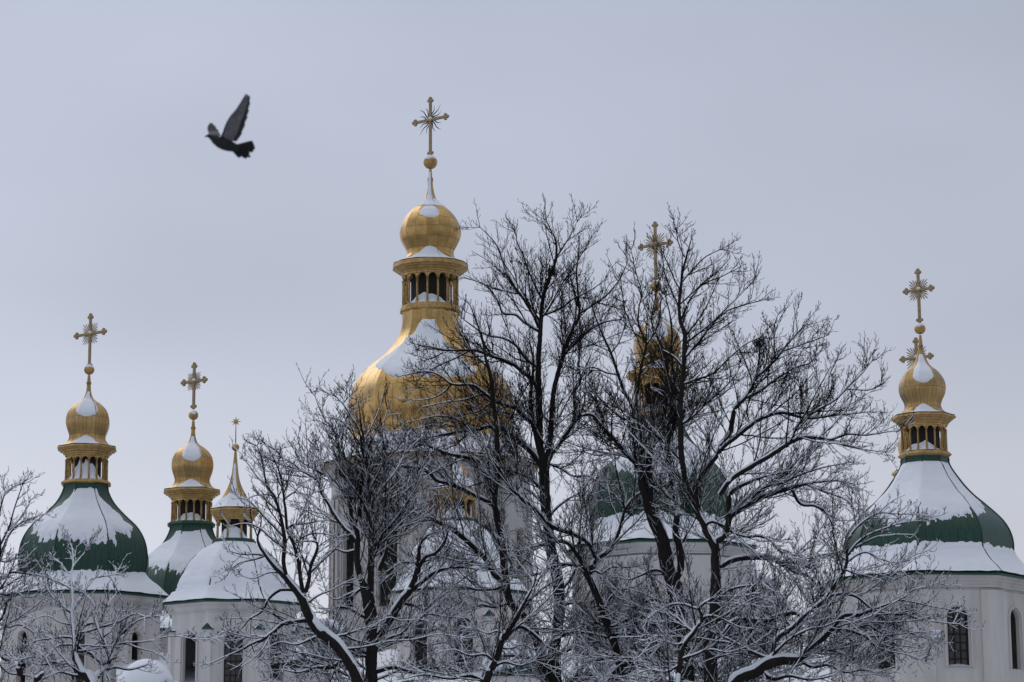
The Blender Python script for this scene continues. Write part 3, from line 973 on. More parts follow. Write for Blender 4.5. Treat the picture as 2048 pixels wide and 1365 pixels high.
def turret(name, label, axis, depth, anch, rs, seed, win_px, eoff, ew=.55):
    tw = Tower(name, axis, depth, label, 'church turret')
    g = lambda P: remap(P, CS, anch, rs)
    # star on its rod
    m = tw.m(anch[1])
    a = math.radians(-12)
    st = MB()
    zc = tw.z(anch[1])
    V = [(0, -1.1 * m, 0), (0, 1.1 * m, 0)]
    for k in range(16):
        r = (12.0 if k % 4 == 0 else 10.2) * m if k % 2 == 0 else 3.9 * m
        t = PI / 2 + k * TAU / 16
        V.append((r * math.cos(t), 0, r * math.sin(t)))
    Fs = []
    for k in range(16):
        i, j = 2 + k, 2 + (k + 1) % 16
        Fs += [(0, j, i), (1, i, j)]
    V = np.array(V) @ np.array([[math.cos(a), math.sin(a), 0], [-math.sin(a), math.cos(a), 0], [0, 0, 1]]) + np.array([0, 0, zc])
    st.add(V, Fs)
    so = st.build('star', M_GOLDT, tw.root)
    rd = MB(); rd.tube([(0, 0, tw.z(anch[3])), (0, 0, zc - 3 * m)], [1.3 * m, .8 * m], 8); rd.build('rod', M_GOLDX, so)
    o = MB(); o.sphere((0, 0, tw.z(anch[3])), 7.6 * rs * m, 24, 14)
    orb = o.build('orb', M_GOLDT, tw.root)
    s2 = MB(); s2.sphere((math.cos(tw.face) * 1.0 * m, math.sin(tw.face) * 1.0 * m, tw.z(anch[3]) + 4.6 * m), 4.6 * m, 16, 8, (1, 1, .75)); s2.build('snow', M_SNOW, orb)
    sp = g(C_SPIRE)
    mb = MB(); mb.lathe(tw.rz(smooth_prof(sp, 4)), 8, tw.ph, 5, True)
    spo = mb.build('spire', M_GOLD, tw.root)

    def smask(rel, y, A, edge):
        nz = .3 * fbm(A[..., 0] * 2.5, A[..., 1] * 2.5, A[..., 2] * 2.5, seed)
        t = (y - sp[0][0]) / (sp[-1][0] - sp[0][0])
        return np.minimum(1, (t - .2) / .06) - ((rel + .12) / (ew + 2.3 * sl(t, .72, 1.0))) ** 2 + nz * (t < .95)
    tw.snow(sp, smask, spo, .05, seed=seed)
    lantern_part(tw, g(C_RIM)[-1][0] - 1, g(C_LEDGE)[0][0] + .5, 36.5 * rs, 8, g(C_RIM), g(C_LEDGE), 8, M_GREENT, wide=2.9, snow_h=26, seed=seed)
    dome = g(C_DOME)
    P = smooth_prof(dome, 4)
    mb = MB(); mb.lathe(tw.rz(P), 8, tw.ph, 8, True)
    for i in range(8):
        a = tw.ph + i * TAU / 8
        mb.tube([(r * math.cos(a), r * math.sin(a), z) for r, z in tw.rz(P[2:-1:2])], .03, 6)
    do = mb.build('dome', M_GREEN, tw.root)
    ya, yb = dome[0][0], dome[-1][0]

    def dmask(rel, y, A, edge):
        t = (y - ya) / (yb - ya)
        n1 = fbm(A[..., 0], A[..., 1], A[..., 2], seed, 4)
        up = np.minimum((1.15 - abs(rel - eoff) + .25 * n1) / .18, 1) - 1.35 * np.exp(-(edge / .028) ** 2) * sl(t, .35, .6) * (1 - sl(t, .72, .82)) * (n1 > -.35)
        low = (t - .80 - .06 * n1) / .06
        return np.maximum(up, low)
    tw.snow(dome, dmask, do, .08, seed=seed + 3)
    tw.band(g(C_EAVE), 'cornice', [M_GREENT, M_WALL], None, 8)
    e = g(C_EAVE)
    for o in [o for o in tw.root.children if o.name.startswith('cornice')]:
        for p in o.data.polygons:
            p.material_index = 0 if p.center.z > tw.z(e[2][0]) - 1e-4 else 1
    ye = e[-1][0]
    R = 121 * rs / tw.fac * tw.m(ye)
    w, wt, wb = win_px
    drum_part(tw, R, 0, tw.z(ye) + .02, 8, (w * tw.m(wt), tw.z(wb), tw.z(wt)))
    # little gabled caps over the pilasters between the windows
    for i in range(8):
        a = tw.ph + i * TAU / 8
        if math.cos(a - tw.face) < .1:
            continue
        c = np.array([math.cos(a), math.sin(a)]); u = np.array([-c[1], c[0]])
        hw, zz, hh = 11 * tw.m(ye), tw.z(wt - 3), 9.5 * tw.m(ye)
        pb = MB()
        Rr = R * .985
        zb = tw.z(1400)
        pts = lambda x, d, z_: (*(c * (Rr + d) + u * x), z_)
        pb.add([pts(-hw * .72, .16, zb), pts(hw * .72, .16, zb), pts(hw * .72, .16, zz), pts(-hw * .72, .16, zz), pts(-hw * .72, -.3, zb), pts(hw * .72, -.3, zb), pts(hw * .72, -.3, zz), pts(-hw * .72, -.3, zz)],
               [(0, 1, 2, 3), (1, 5, 6, 2), (4, 0, 3, 7)])
        pl = pb.build('pilaster', M_WALL, tw.root)
        cb = MB()
        cb.add([pts(-hw, .24, zz), pts(hw, .24, zz), pts(0, .22, zz + hh), pts(-hw, -.4, zz), pts(hw, -.4, zz), pts(0, -.4, zz + hh * 1.2)],
               [(0, 1, 2), (0, 2, 5, 3), (1, 4, 5, 2), (0, 3, 4, 1)])
        cb.build('cap', M_GREENT, pl)
        sb = MB()
        sb.add([pts(-hw * .98, .2, zz + .05), pts(hw * .98, .2, zz + .05), pts(0, .14, zz + hh + .10), pts(-hw, -.4, zz + .06), pts(hw, -.4, zz + .06), pts(0, -.4, zz + hh * 1.2 + .12)],
               [(0, 2, 5, 3), (1, 4, 5, 2)])
        sb.build('snow', M_SNOW, pl)
    return tw


turret('domed_turret', 'snow covered turret with a gold spire and eight pointed star, beside the leftmost tower', (466, 1225), 126, CS, 1.0, 31, (36, 1273, 1400), .05, .40)
turret('domed_turret', 'snow covered turret with gold lantern standing in front of the great golden dome', (915, 1200), 128,
       [792, 802, 846, 855, 864, 983, 1046, 1192, 1277], 1.0, 41, (37, 1246, 1370), -.05, .75)

# ---- the great golden dome
TD = Tower('golden_dome_tower', (860.5, 700), 148, 'tallest tower, with great golden onion dome and highest cross, behind the trees', n=12)
cross_part(TD, 194, 240, 312, 36.5, True)
orb_part(TD, 325, 14)
D_CUP = [(340, 3), (354.6, 3.8), (361, 4.6), (375, 5.6), (385, 7.6), (395.6, 10.5), (406, 16), (412, 23), (417, 32), (423, 39), (431, 46.7), (441.5, 53.5), (452, 58.5), (466, 61.5), (478.5, 60), (486.7, 56.4), (497, 50.8), (504, 47.3), (511, 47), (517.4, 50), (523, 58), (528, 66), (532.5, 74)]
D_RIM = [(532, 75), (540, 75.5), (540.5, 72), (544, 69.5), (544.5, 66.5), (548, 63.5), (548.5, 60), (552, 58.5), (552.5, 57), (556, 56.5)]
D_LEDGE = [(615, 56), (616, 58.5), (620, 59), (620.5, 60.8), (626, 61), (629, 57.5), (630, 56)]
D_DOME = [(628, 57), (639.6, 56.6), (653, 57.8), (666, 61), (679, 66.5), (692, 74.5), (705.5, 85.5), (719, 99.5), (732, 116), (745, 131), (758, 143.5), (771.5, 153), (785, 159.5), (798, 163.6), (811, 165.6), (824, 165.4), (837, 164), (850.6, 161.6), (864, 160), (877, 161), (890, 167), (903, 178), (917, 193), (930, 208), (938, 216)]
D_EAVE = [(937, 215), (942, 216.5), (942.5, 212), (948, 209), (949, 206), (958, 203), (960, 200), (963, 203), (967, 203), (968, 198.5), (1000, 198.5), (1001, 202), (1006, 202), (1007, 198), (1012, 198)]
mb = MB(); mb.lathe(TD.rz(smooth_prof(D_CUP, 4), 16), 16, YAW + PI / 16, 4, True)
for q in (357, 361):
    mm = TD.m(q); mb.lathe([(5.8 * mm, TD.z(q)), (5.8 * mm, TD.z(q + 2))], 12, 0, 1, True)
cu = mb.build('cupola', sheet_metal('gold_sheet_panels', (.62, .40, .155), (.50, .315, .12), (.25, .155, .06), .32, 1.0, 1.0, .62, 0.0), TD.root)


def dcm(rel, y, A, edge):
    nz = .55 * fbm(A[..., 0] * 1.6, A[..., 1] * 1.6, A[..., 2] * 1.6, 51, 4)
    n2 = .3 * fbm(A[..., 0] * 4, A[..., 1] * 4, A[..., 2] * 4, 55, 3)
    neck = np.minimum((411 - y) / 8, 1) - ((rel + .1) / .55) ** 2 + nz * .4
    neck = np.minimum(neck, (y - 345) / 8)
    neck2 = np.minimum((419 - y) / 5, (y - 398) / 6) - ((rel + .0) / 1.25) ** 2 * .8 + nz
    patch = 1 - ((rel + .02) / .42) ** 2 - ((y - 434) / 13) ** 2 + nz + n2
    low = (y - np.minimum(503 + (abs(rel + .02) / .5) ** 2 * 14, 526)) / 6 + nz * .3
    return np.maximum(np.maximum(np.maximum(neck, neck2), patch), low)


TD.snow(D_CUP, dcm, cu, .07, 16, 12, seed=50)
lantern_part(TD, 555, 615.5, 55.5, 16, D_RIM, D_LEDGE, 16, M_GOLDT, wide=3.1, snow_h=20, seed=52)
mb = MB(); P = smooth_prof(D_DOME, 4)
mb.lathe(TD.rz(P), 12, TD.ph, 8, True)
do = mb.build('dome', sheet_metal('gold_dome_sheet', (.64, .42, .17), (.49, .315, .12), (.38, .24, .09), .30, 1.0, .34, 1.5, .33, bump=.25), TD.root)


def ddm(rel, y, A, edge):
    n1 = fbm(A[..., 0] * .55, A[..., 1] * .55, A[..., 2] * .55, 61, 4)
    n2 = fbm(A[..., 0] * 2.2, A[..., 1] * 2.2, A[..., 2] * 1.6, 66, 3)
    n3 = fbm(A[..., 0] * 5, A[..., 1] * 5, A[..., 2] * 2.5, 68, 3)
    rj = rel + .16 * n1 + .10 * n2 + .05 * n3
    lb = np.interp(y, [650, 690, 727, 745, 760, 778], [-.35, -.78, -1.06, -.96, -.74, -.45])
    rb = np.interp(y, [650, 672, 700, 730, 760, 785], [.12, .24, .46, .62, .66, .5])
    b = 781 + 7 * n1 + 8 * n2 + 6 * n3
    up = np.minimum(np.minimum((b - y) / 12, (y - 652 - 8 * n1) / 9), np.minimum(rj - lb, rb - rj) / .14)
    strip = np.minimum(np.minimum(-1.24 - rj, 1.6 + rel) / .1, np.minimum(y - 702, 757 + 8 * n2 - y) / 8)
    strip2 = np.minimum(np.minimum(rj - 1.15, 1.6 - rel) / .1, np.minimum(y - 712, 760 + 8 * n2 - y) / 8)
    up = np.maximum(np.maximum(up, strip), strip2)
    low = (y - 884 - 5 * n1 - 6 * np.abs(rel)) / 8
    return np.maximum(up, low)


TD.snow(D_DOME, ddm, do, .08, seed=60)
TD.band(D_EAVE, 'cornice', [M_GOLDT, M_WALLB], None, 12)
for o in [o for o in TD.root.children if o.name.startswith('cornice')]:
    for p in o.data.polygons:
        p.material_index = 0 if p.center.z > TD.z(942.5) - 1e-4 else 1
_R = 198 / TD.ext(12) * TD.m(1010)
drum_part(TD, _R, 0, TD.z(1010), 12, (40 * TD.m(1070), TD.z(1230), TD.z(1069)), .25, (.55, .14), M_WALLB)
# bare brick showing on the drum above the arched windows, and a rusty drainpipe
for (fi, x0, x1, ya, yb) in ((0, -18, 24, 1013, 1044), (0, -20, -6, 1046, 1072), (-1, -26, 20, 1018, 1050)):
    am = YAW + fi * TAU / 12
    c = np.array([math.cos(am), math.sin(am)]); u = np.array([-c[1], c[0]])
    q = c * (_R * math.cos(PI / 12) + .005) + u * ((x0 + x1) / 2 * TD.m(1030))
    bb = MB(); bb.box((0, 0, 0), (.05, (x1 - x0) * TD.m(1030), TD.z(ya) - TD.z(yb)))
    o = bb.build('brick_patch', M_BRICK, TD.root)
    o.location = (q[0], q[1], (TD.z(ya) + TD.z(yb)) / 2); o.rotation_euler.z = am
_a = YAW - 2.42 * TAU / 12
_p = MB(); _rr = _R * .985 + .1
_p.tube([(_rr * math.cos(_a), _rr * math.sin(_a), 0), (_rr * math.cos(_a), _rr * math.sin(_a), TD.z(1012))], .11, 8)
_p.build('drainpipe', surf('rusty_pipe', (.13, .08, .065), (.09, .06, .05), .8), TD.root)

# ------------------------------------------------------------------ lower church body between the towers
BD = thing('church_nave', (0, 150, 0), 'low white church body with snow laden roofs between the feet of the towers', 'church building')


def slab(pts_px, depth, thick, name, mat, parent, base=None):
    """wall whose outline is given in photo pixels, at its own distance, with real thickness"""
    P, _ = at_many(pts_px, np.full(len(pts_px), depth))
    if base is not None:
        P = np.concatenate([P, [[P[-1][0], P[-1][1], base], [P[0][0], P[0][1], base]]])
    off = np.array([0, thick, 0])
    V = np.concatenate([P, P + off]) - np.array([0, 150, 0])
    n = len(P)
    mb = MB(); mb.add(V, [list(range(n))[::-1], [n + i for i in range(n)]] + [(i, (i + 1) % n, n + (i + 1) % n, n + i) for i in range(n)])
    return mb.build(name, mat, parent)


def snow_roof(x0, x1, ytop, ybot, dep0, dep1, parent, seed, amp=.25, name='roof_snow'):
    """snow blanket on a pitched roof, rising from the eave (near) to the ridge (far)"""
    nx, nyy = 60, 16
    V = []
    for i in range(nx + 1):
        for j in range(nyy + 1):
            t = j / nyy
            X = x0 + (x1 - x0) * i / nx
            a, _ = at(X, ybot, dep0); b, _ = at(X, ytop, dep1)
            p = a * (1 - t) + b * t
            bumps = amp * fbm(p[0] * .5, p[1] * .5, 0, seed)
            p = p + np.array([0, 0, bumps + .25 * math.sin(min(1, t * 6) * PI / 2)])
            V.append(p - np.array([0, 150, 0]))
    Fs = [(i * (nyy + 1) + j, (i + 1) * (nyy + 1) + j, (i + 1) * (nyy + 1) + j + 1, i * (nyy + 1) + j + 1) for i in range(nx) for j in range(nyy)]
    s = MB(); s.add(V, Fs, True)
    return s.build(name, M_SNOW, parent)


slab([(240, 1396), (1960, 1396)], 121, .6, 'front_wall', M_WALL, BD, 0)
r_ = slab([(232, 1390), (1968, 1390), (1968, 1396), (232, 1396)], 120.7, 1.0, 'eave', M_GREENT, BD)
snow_roof(232, 1968, 1318, 1390, 120.6, 134, BD, 5, .5)
# block between the two left towers
slab([(285, 1262), (352, 1262)], 141, 3, 'link_wall', M_WALLB, BD, 0)
slab([(283, 1257), (354, 1257), (354, 1261), (283, 1261)], 140.8, 3.4, 'link_eave', M_GREENT, BD)
snow_roof(283, 354, 1229, 1257, 140.7, 145, BD, 8, .12)


def gable(pts, depth, name, parent):
    g_ = slab(pts, depth, 1.0, name, M_WALLB, parent, 0)
    P, mm = at_many(pts, np.full(len(pts), depth + .5))
    s = MB(); s.tube(P - np.array([0, 150, 0]) + np.array([0, 0, .10]), .34, 8)
    for k in range(len(s.v)):
        s.v[k] = s.v[k] + 0
    s.build('snow', M_SNOW, g_)


def bez(pts, n=14):
    return [(float(x), float(y)) for x, y in smooth_prof(pts, n)]


gable(bez([(536, 1296), (556, 1276), (574, 1265), (593, 1260), (622, 1256), (650, 1254), (675, 1262), (690, 1285)], 4), 134, 'curved_gable', BD)
gable(bez([(1820, 1372), (1842, 1358), (1870, 1348), (1896, 1342), (1925, 1348), (1960, 1362), (1990, 1378)], 4), 117, 'curved_gable', BD)
gable(bez([(1436, 1200), (1443, 1150), (1452, 1128), (1470, 1118), (1488, 1124), (1500, 1138), (1506, 1158), (1530, 1166), (1548, 1180), (1552, 1240)], 4), 146, 'curved_gable', BD)
gm = MB()
for k in range(7):
    p, m_ = at(1459 + k * 3.2, 1146, 145.9); gm.box(p - np.array([0, 150, 0]) - np.array([0, 0, .25 * (k % 2)]), (.05, .06, .55 + .15 * (k % 3)), bev=.01)
p, m_ = at(1468, 1165, 145.9); gm.box(p - np.array([0, 150, 0]), (.5, .08, .14), bev=.02)
gm.build('gilded_relief', M_GOLDT, BD)


# small apse roofs, snow heaped on green sheet
def apse(px, yt, yb, rpx, depth, seed):
    m_ = at(px, yb, depth)[1]
    c = at(px, yb, depth)[0]; zt = at(px, yt, depth)[0][2]
    R, Hh = rpx * m_, zt - c[2]
    pr = [(R * math.cos(t) + .01, c[2] + Hh * math.sin(t)) for t in np.linspace(0, PI / 2, 14)]
    base = np.array([c[0], c[1] - 150, 0])
    mb = MB(); mb.lathe([(R * .96, 0), (R * .96, c[2])] , 24, 0, 1, True)
    w = mb.build('apse_wall', M_WALL, BD); w.location = base
    mb = MB(); mb.lathe([(R * 1.03, c[2] - .1), (R * 1.03, c[2])] + pr, 24, 0, 2, True)
    rf = mb.build('apse_roof', M_GREEN, BD); rf.location = base
    V, Fs = [], []
    nu, nv = 72, 24
    for i in range(nv + 1):
        t = PI / 2 * i / nv
        for j in range(nu):
            a = TAU * j / nu
            x, y, z_ = math.cos(t) * math.cos(a), math.cos(t) * math.sin(a), math.sin(t)
            n1 = fbm(x * 2, y * 2, z_ * 2, seed, 3)
            k = .09 if (z_ + .35 * n1 - .25 * max(0, x) > .18) else -.04
            V.append((x * (R + k), y * (R + k), c[2] + z_ * (Hh + k)))
    for i in range(nv):
        for j in range(nu):
            Fs.append((i * nu + j, i * nu + (j + 1) % nu, (i + 1) * nu + (j + 1) % nu, (i + 1) * nu + j))
    s = MB(); s.add(V, Fs, True); s.build('snow', M_SNOW, rf)


apse(292, 1322, 1400, 58, 119, 4)
apse(612, 1282, 1335, 48, 124, 6)
apse(1024, 1284, 1352, 60, 124, 9)

# ------------------------------------------------------------------ bare trees
UP = np.array([0, 0, 1.0])


def parse(s):
    out, rs = [], []
    for k in s.split():
        a = [float(q) for q in k.split(',')]
        out.append(a[:2]); rs.append(a[2] if len(a) > 2 else None)
    idx = [i for i, r in enumerate(rs) if r is not None]
    r = np.interp(range(len(rs)), idx, [rs[i] for i in idx])
    return np.column_stack([np.array(out), r])


def resample(A, step=7.0, sub=8):
    P = smooth_prof(A, sub)
    d = np.concatenate([[0], np.cumsum(np.hypot(np.diff(P[:, 0]), np.diff(P[:, 1])))])
    n = max(4, int(d[-1] / step))
    s = np.linspace(0, d[-1], n + 1)
    return np.column_stack([np.interp(s, d, P[:, k]) for k in range(3)])


def norm(v):
    return v / (np.linalg.norm(v, axis=-1, keepdims=True) + 1e-9)


def tubes(P, Rr, S):
    """P (N,M,3), Rr (N,M) -> vertices and quads of N tubes with S sides"""
    N, M_, _ = P.shape
    T = norm(np.gradient(P, axis=1))
    ref = np.where(np.abs(T[..., 2:3]) > .9, np.array([1.0, 0, 0]), np.array([0, 0, 1.0]))
    A = norm(np.cross(T, ref)); B = np.cross(T, A)
    a = np.arange(S) / S * TAU
    V = P[:, :, None] + Rr[:, :, None, None] * (A[:, :, None] * np.cos(a)[:, None] + B[:, :, None] * np.sin(a)[:, None])
    idx = np.arange(N * M_ * S).reshape(N, M_, S)
    nx = np.roll(idx, -1, axis=2)
    Q = np.stack([idx[:, :-1], nx[:, :-1], nx[:, 1:], idx[:, 1:]], -1)
    return V.reshape(-1, 3), Q


class Acc:
    def __init__(s): s.V, s.Q, s.n = [], [], 0

    def add(s, V, Q):
        s.V.append(V); s.Q.append(Q.reshape(-1, 4) + s.n); s.n += len(V)

    def build(s, name, mat, parent, off):
        if not s.V: return None
        return fast_mesh(name, np.concatenate(s.V) - off, np.concatenate(s.Q), mat, parent)


def snow_on(acc, P, Rr, S, prob, rg, fat=1.0, tmin=.008, plaster=0.0):
    """snow ridges lying along the upper side of branches"""
    T = norm(np.gradient(P, axis=1))
    up = UP - T * T[..., 2:3]
    h = np.linalg.norm(up, axis=-1)
    up = up / (h[..., None] + 1e-6)
    w = np.clip((h - .22) / .4, 0, 1)
    nz = vnoise(P[..., 0] * 2.3, P[..., 1] * 2.3, P[..., 2] * 2.3, 77)
    gate = (nz < prob)
    w = w * gate
    if plaster > 0:                       # wind-driven snow stuck to the weather side of steep stems
        wind = np.array([.40, -.82, .25])
        wp = wind - T * (T @ wind)[..., None]
        pz = vnoise(P[..., 0] * .9, P[..., 1] * .9, P[..., 2] * .55, 91) < plaster
        up = np.where((pz & (h < .75))[..., None], norm(wp + .6 * up), up)
        w = np.where(pz, np.maximum(w, .9), w)
    rs = (Rr * .76 * fat + tmin) * np.sqrt(w)
    C = P + up * (Rr * .60 + tmin * .4)[..., None]
    V, Q = tubes(C, np.maximum(rs, 1e-4), S)
    ok = (w[:, :-1] > 0.02) | (w[:, 1:] > 0.02)
    acc.add(V, Q[np.repeat(ok[:, :, None], S, 2)])


def grow(P0, D0, L, r0, nseg, rg, trop, jit, rtip=.35):
    """vectorised branch growth"""
    N = len(P0)
    P = np.zeros((N, nseg + 1, 3)); P[:, 0] = P0
    D = norm(D0)
    st = (L / nseg)[:, None]
    for k in range(nseg):
        D = norm(D + trop * UP / nseg + rg.normal(0, jit, (N, 3)))
        P[:, k + 1] = P[:, k] + D * st
    t = np.linspace(0, 1, nseg + 1)[None]
    return P, r0[:, None] * (1 - (1 - rtip) * t)


def side_dirs(T, ang, rg):
    """directions leaving T at the given angles, random roll"""
    ref = norm(rg.normal(0, 1, T.shape))
    n = norm(np.cross(T, ref))
    return T * np.cos(ang)[:, None] + n * np.sin(ang)[:, None]


def children(P, Rr, Lp, per_m, rg, t0=.15, kmin=1, kmax=20):
    """pick child starting points along branches P; returns position, tangent, parent radius, t, parent length"""
    N, M_, _ = P.shape
    cnt = np.clip(rg.poisson(Lp * per_m), kmin, kmax)
    own = np.repeat(np.arange(N), cnt)
    rank = np.arange(len(own)) - np.repeat(np.cumsum(cnt) - cnt, cnt)
    t = t0 + (1 - t0) * (rank + rg.random(len(own)) * .8 + .1) / cnt[own]
    sgn = np.where(rank % 2 == 0, 1.0, -1.0)
    roll = norm(rg.normal(0, 1, (N, 3)) * np.array([1, 1, .55]))[own]
    f = t * (M_ - 1); i = np.minimum(f.astype(int), M_ - 2); fr = (f - i)[:, None]
    pos = P[own, i] * (1 - fr) + P[own, i + 1] * fr
    T = norm(P[own, i + 1] - P[own, i])
    r = Rr[own, i] * (1 - fr[:, 0]) + Rr[own, i + 1] * fr[:, 0]
    n = norm(np.cross(T, roll)) * sgn[:, None] + rg.normal(0, .35, T.shape)
    n = norm(n - T * (n * T).sum(1, keepdims=True))
    return pos, T, r, t, Lp[own], n


TOTAL = 0


def low_boughs(limbs, seed, n, y0=1290, y1=1415, lr=0):
    """more low boughs off the trunk: out to the side, arching up and drooping at the end"""
    rg = random.Random(seed)
    A = resample(parse(limbs[0]))
    A = A[(A[:, 1] > y0 - 40) & (A[:, 1] < y1)]
    out = []
    for k in range(n):
        a = A[rg.randrange(len(A))]
        sg = rg.choice((-1, 1)) if lr == 0 else lr
        L = rg.uniform(110, 300)
        rise = rg.uniform(-10, 75)
        r = rg.uniform(2.4, 4.6)
        pts = []
        for j in range(7):
            t = j / 6
            pts.append('%.1f,%.1f,%.2f' % (a[0] + sg * L * t + rg.uniform(-5, 5) * (j > 0), a[1] - rise * math.sin(t * PI * .62) * 1.1 - (8 * t) + rg.uniform(-7, 7) * (j > 0), r * (1 - .72 * t)))
        out.append(' '.join(pts))
    return limbs + out


def make_tree(name, label, cat, limbs, depth, seed, dens=1.0, base_drop=True, snow_lo=700, snow_hi=1120, tw=1.0, amax=1.0, spread=.45, group=None, plaster=.12):
    """limbs: traced main limbs 'x,y,r ...' in photo pixels from base to tip, first one is the trunk; each limb gets its own run in depth"""
    global TOTAL
    rg = np.random.default_rng(seed)
    px_all, dp_all = np.zeros((0, 2)), np.zeros(0)
    big, all3 = [], []
    for li, s in enumerate(limbs):
        A = resample(parse(s))
        n = len(A)
        arc = np.concatenate([[0], np.cumsum(np.hypot(np.diff(A[:, 0]), np.diff(A[:, 1])))])
        m0 = at(A[0, 0], A[0, 1], depth)[1]
        if li == 0 or len(px_all) == 0:
            d0 = depth
        else:
            dd = np.hypot(*(px_all - A[0, :2]).T)
            d0 = dp_all[np.argmin(dd)]
        thick = A[:, 2].max()
        k = rg.uniform(-spread, spread) * (1.0 if thick < 8 else .3)
        # keep the crown round: limbs that left the axis keep leaving it, others turn back
        if abs(d0 - depth) > 2.5 and np.sign(k) == np.sign(d0 - depth): k *= -.5
        t = arc / max(arc[-1], 1)
        dep = d0 + k * arc * m0 * (.35 + .65 * t)
        A[:, :2] += np.column_stack([rg.normal(0, .22, n), rg.normal(0, .22, n)]) * np.minimum(1, A[:, 2:3] / 3)
        P, mm = at_many(A[:, :2], dep)
        R_ = A[:, 2] * mm
        if li == 0 and base_drop:
            b = P[0].copy(); q = P[0] - P[2]; q /= abs(q[2]) + 1e-6
            pts, rr = [], []
            zs = np.linspace(b[2], -.1, 7)[1:]
            for j, zz in enumerate(zs):
                dz = (b[2] - zz)
                pts.append(b + np.array([q[0] * min(dz, 1.5) * .5, q[1] * min(dz, 1.5) * .5, -dz]))
                rr.append(R_[0] * (1 + .25 * dz / b[2] + (.5 if j == len(zs) - 1 else 0)))
            P = np.concatenate([np.array(pts)[::-1], P]); R_ = np.concatenate([rr[::-1], R_])
        px_all = np.concatenate([px_all, A[:, :2]]); dp_all = np.concatenate([dp_all, dep])
        all3.append((P, R_))
    base = all3[0][0][0].copy(); base[2] = 0
    root = thing(name, tuple(base), label, cat, group)
    trunk, crown, snow = Acc(), Acc(), Acc()
    all3 = [(P, R_ * np.clip(.66 + R_ * 4.0, .74, .96)) for P, R_ in all3]
    cp, cT, cr, cL = [], [], [], []
    for P, R_ in all3:
        # bark irregularity
        Rj = R_ * (1 + .10 * (rg.random(len(R_)) - .5))
        S = 12 if R_.max() > .12 else (9 if R_.max() > .05 else 6)
        V, Q = tubes(P[None], Rj[None], S); trunk.add(V, Q)
        yp = project_y(P)
        pr = np.clip((yp - 420) / (820 - 420), .45, .97)
        snow_on(snow, P[None], Rj[None], 8 if S > 6 else 6, pr[None], rg, 1.0, .005, plaster)
        # first order branches along the limb
        seg = np.linalg.norm(np.diff(P, axis=0), axis=1)
        Ltot = seg.sum()
        r_mid = (R_[:-1] + R_[1:]) / 2
        lam = seg * 9.0 * dens * np.clip(1.25 - r_mid / .105, .10, 1.0) * (P[1:, 2] > 4.0)
        cnt = rg.poisson(lam)
        own = np.repeat(np.arange(len(seg)), cnt)
        if len(own):
            fr = rg.random(len(own))[:, None]
            pos = P[own] * (1 - fr) + P[own + 1] * fr
            cp.append(pos); cT.append(norm(P[own + 1] - P[own])); cr.append(r_mid[own])
            cL.append(np.clip(.07 + 30 * r_mid[own], .22, 1.75) * rg.uniform(.4, 1.2, len(own)) * amax)
        # tip tuft
        k = 5
        cp.append(np.repeat(P[-1:], k, 0)); cT.append(np.repeat(norm(P[-1:] - P[-3:-2]), k, 0)); cr.append(np.full(k, R_[-1] * 1.3)); cL.append(rg.uniform(.12, .30, k) * amax)
    cp, cT, cr, cL = np.concatenate(cp), np.concatenate(cT), np.concatenate(cr), np.concatenate(cL)
    # secondary limbs: long, thin, arching; they carry most of the twigs
    pick = np.flatnonzero(rg.random(len(cp)) < .27)
    LS = np.clip(.25 + 34 * cr[pick], .4, 2.3) * rg.uniform(.7, 1.2, len(pick)) * amax
    DS = side_dirs(cT[pick], rg.uniform(.5, 1.05, len(pick)), rg)
    DS[:, 2] += .10
    PS, RS = grow(cp[pick], DS, LS, np.clip(cr[pick] * .5, .010, .021) * tw, 14, rg, .30, .065, .45)
    pA, tA, rA_, tt, LA, nA = children(PS, RS, LS, 5.2 * dens, rg, .10, 3, 14)
    lA = np.clip(LA * rg.uniform(.22, .6, len(pA)) * (1.15 - .6 * tt), .16, .95)
    aA = rg.uniform(.4, .95, len(pA))[:, None]
    keep = np.ones(len(cp), bool); keep[pick] = False
    keep &= rg.random(len(cp)) < .62
    cD = tA * np.cos(aA) + nA * np.sin(aA)
    cp, cT, cr, cL = np.concatenate([cp[keep], pA]), np.concatenate([cT[keep], tA]), np.concatenate([cr[keep], rA_ * 1.3]), np.concatenate([cL[keep], lA])
    ang = rg.uniform(.4, 1.0, len(cp))
    D = side_dirs(cT, ang, rg)
    D[-len(cD):] = cD
    D[:, 2] += .08
    rA = np.clip(cr * .42, .0074, .0135) * np.clip(cL / 1.1, .75, 1.15) * tw
    PA, RA = grow(cp, D, cL, rA, 12, rg, .38, .07, .42)
    pB, tB, rB, tt, LB, nB = children(PA, RA, cL, 10.0 * dens, rg, .06, 2, 20)
    lenB = np.clip(LB * rg.uniform(.14, .50, len(pB)) * (1.2 - .65 * tt), .09, .62)
    aB = rg.uniform(.4, .85, len(pB))[:, None]
    DB = tB * np.cos(aB) + nB * np.sin(aB)
    PB, RB = grow(pB, DB, lenB, np.clip(rB * .72, .0054, .0080) * tw, 6, rg, .75, .06, .6)
    pC, tC, rC, tt, LC, nC = children(PB, RB, lenB, 7.5 * dens, rg, .15, 1, 5)
    lenC = np.clip(LC * rg.uniform(.2, .5, len(pC)), .05, .18)
    aC = rg.uniform(.4, .8, len(pC))[:, None]
    DC = tC * np.cos(aC) + nC * np.sin(aC)
    PC, RC = grow(pC, DC, lenC, np.full(len(pC), .0050) * tw, 3, rg, .6, .05, .8)
    RC[:, -1] *= 1.25
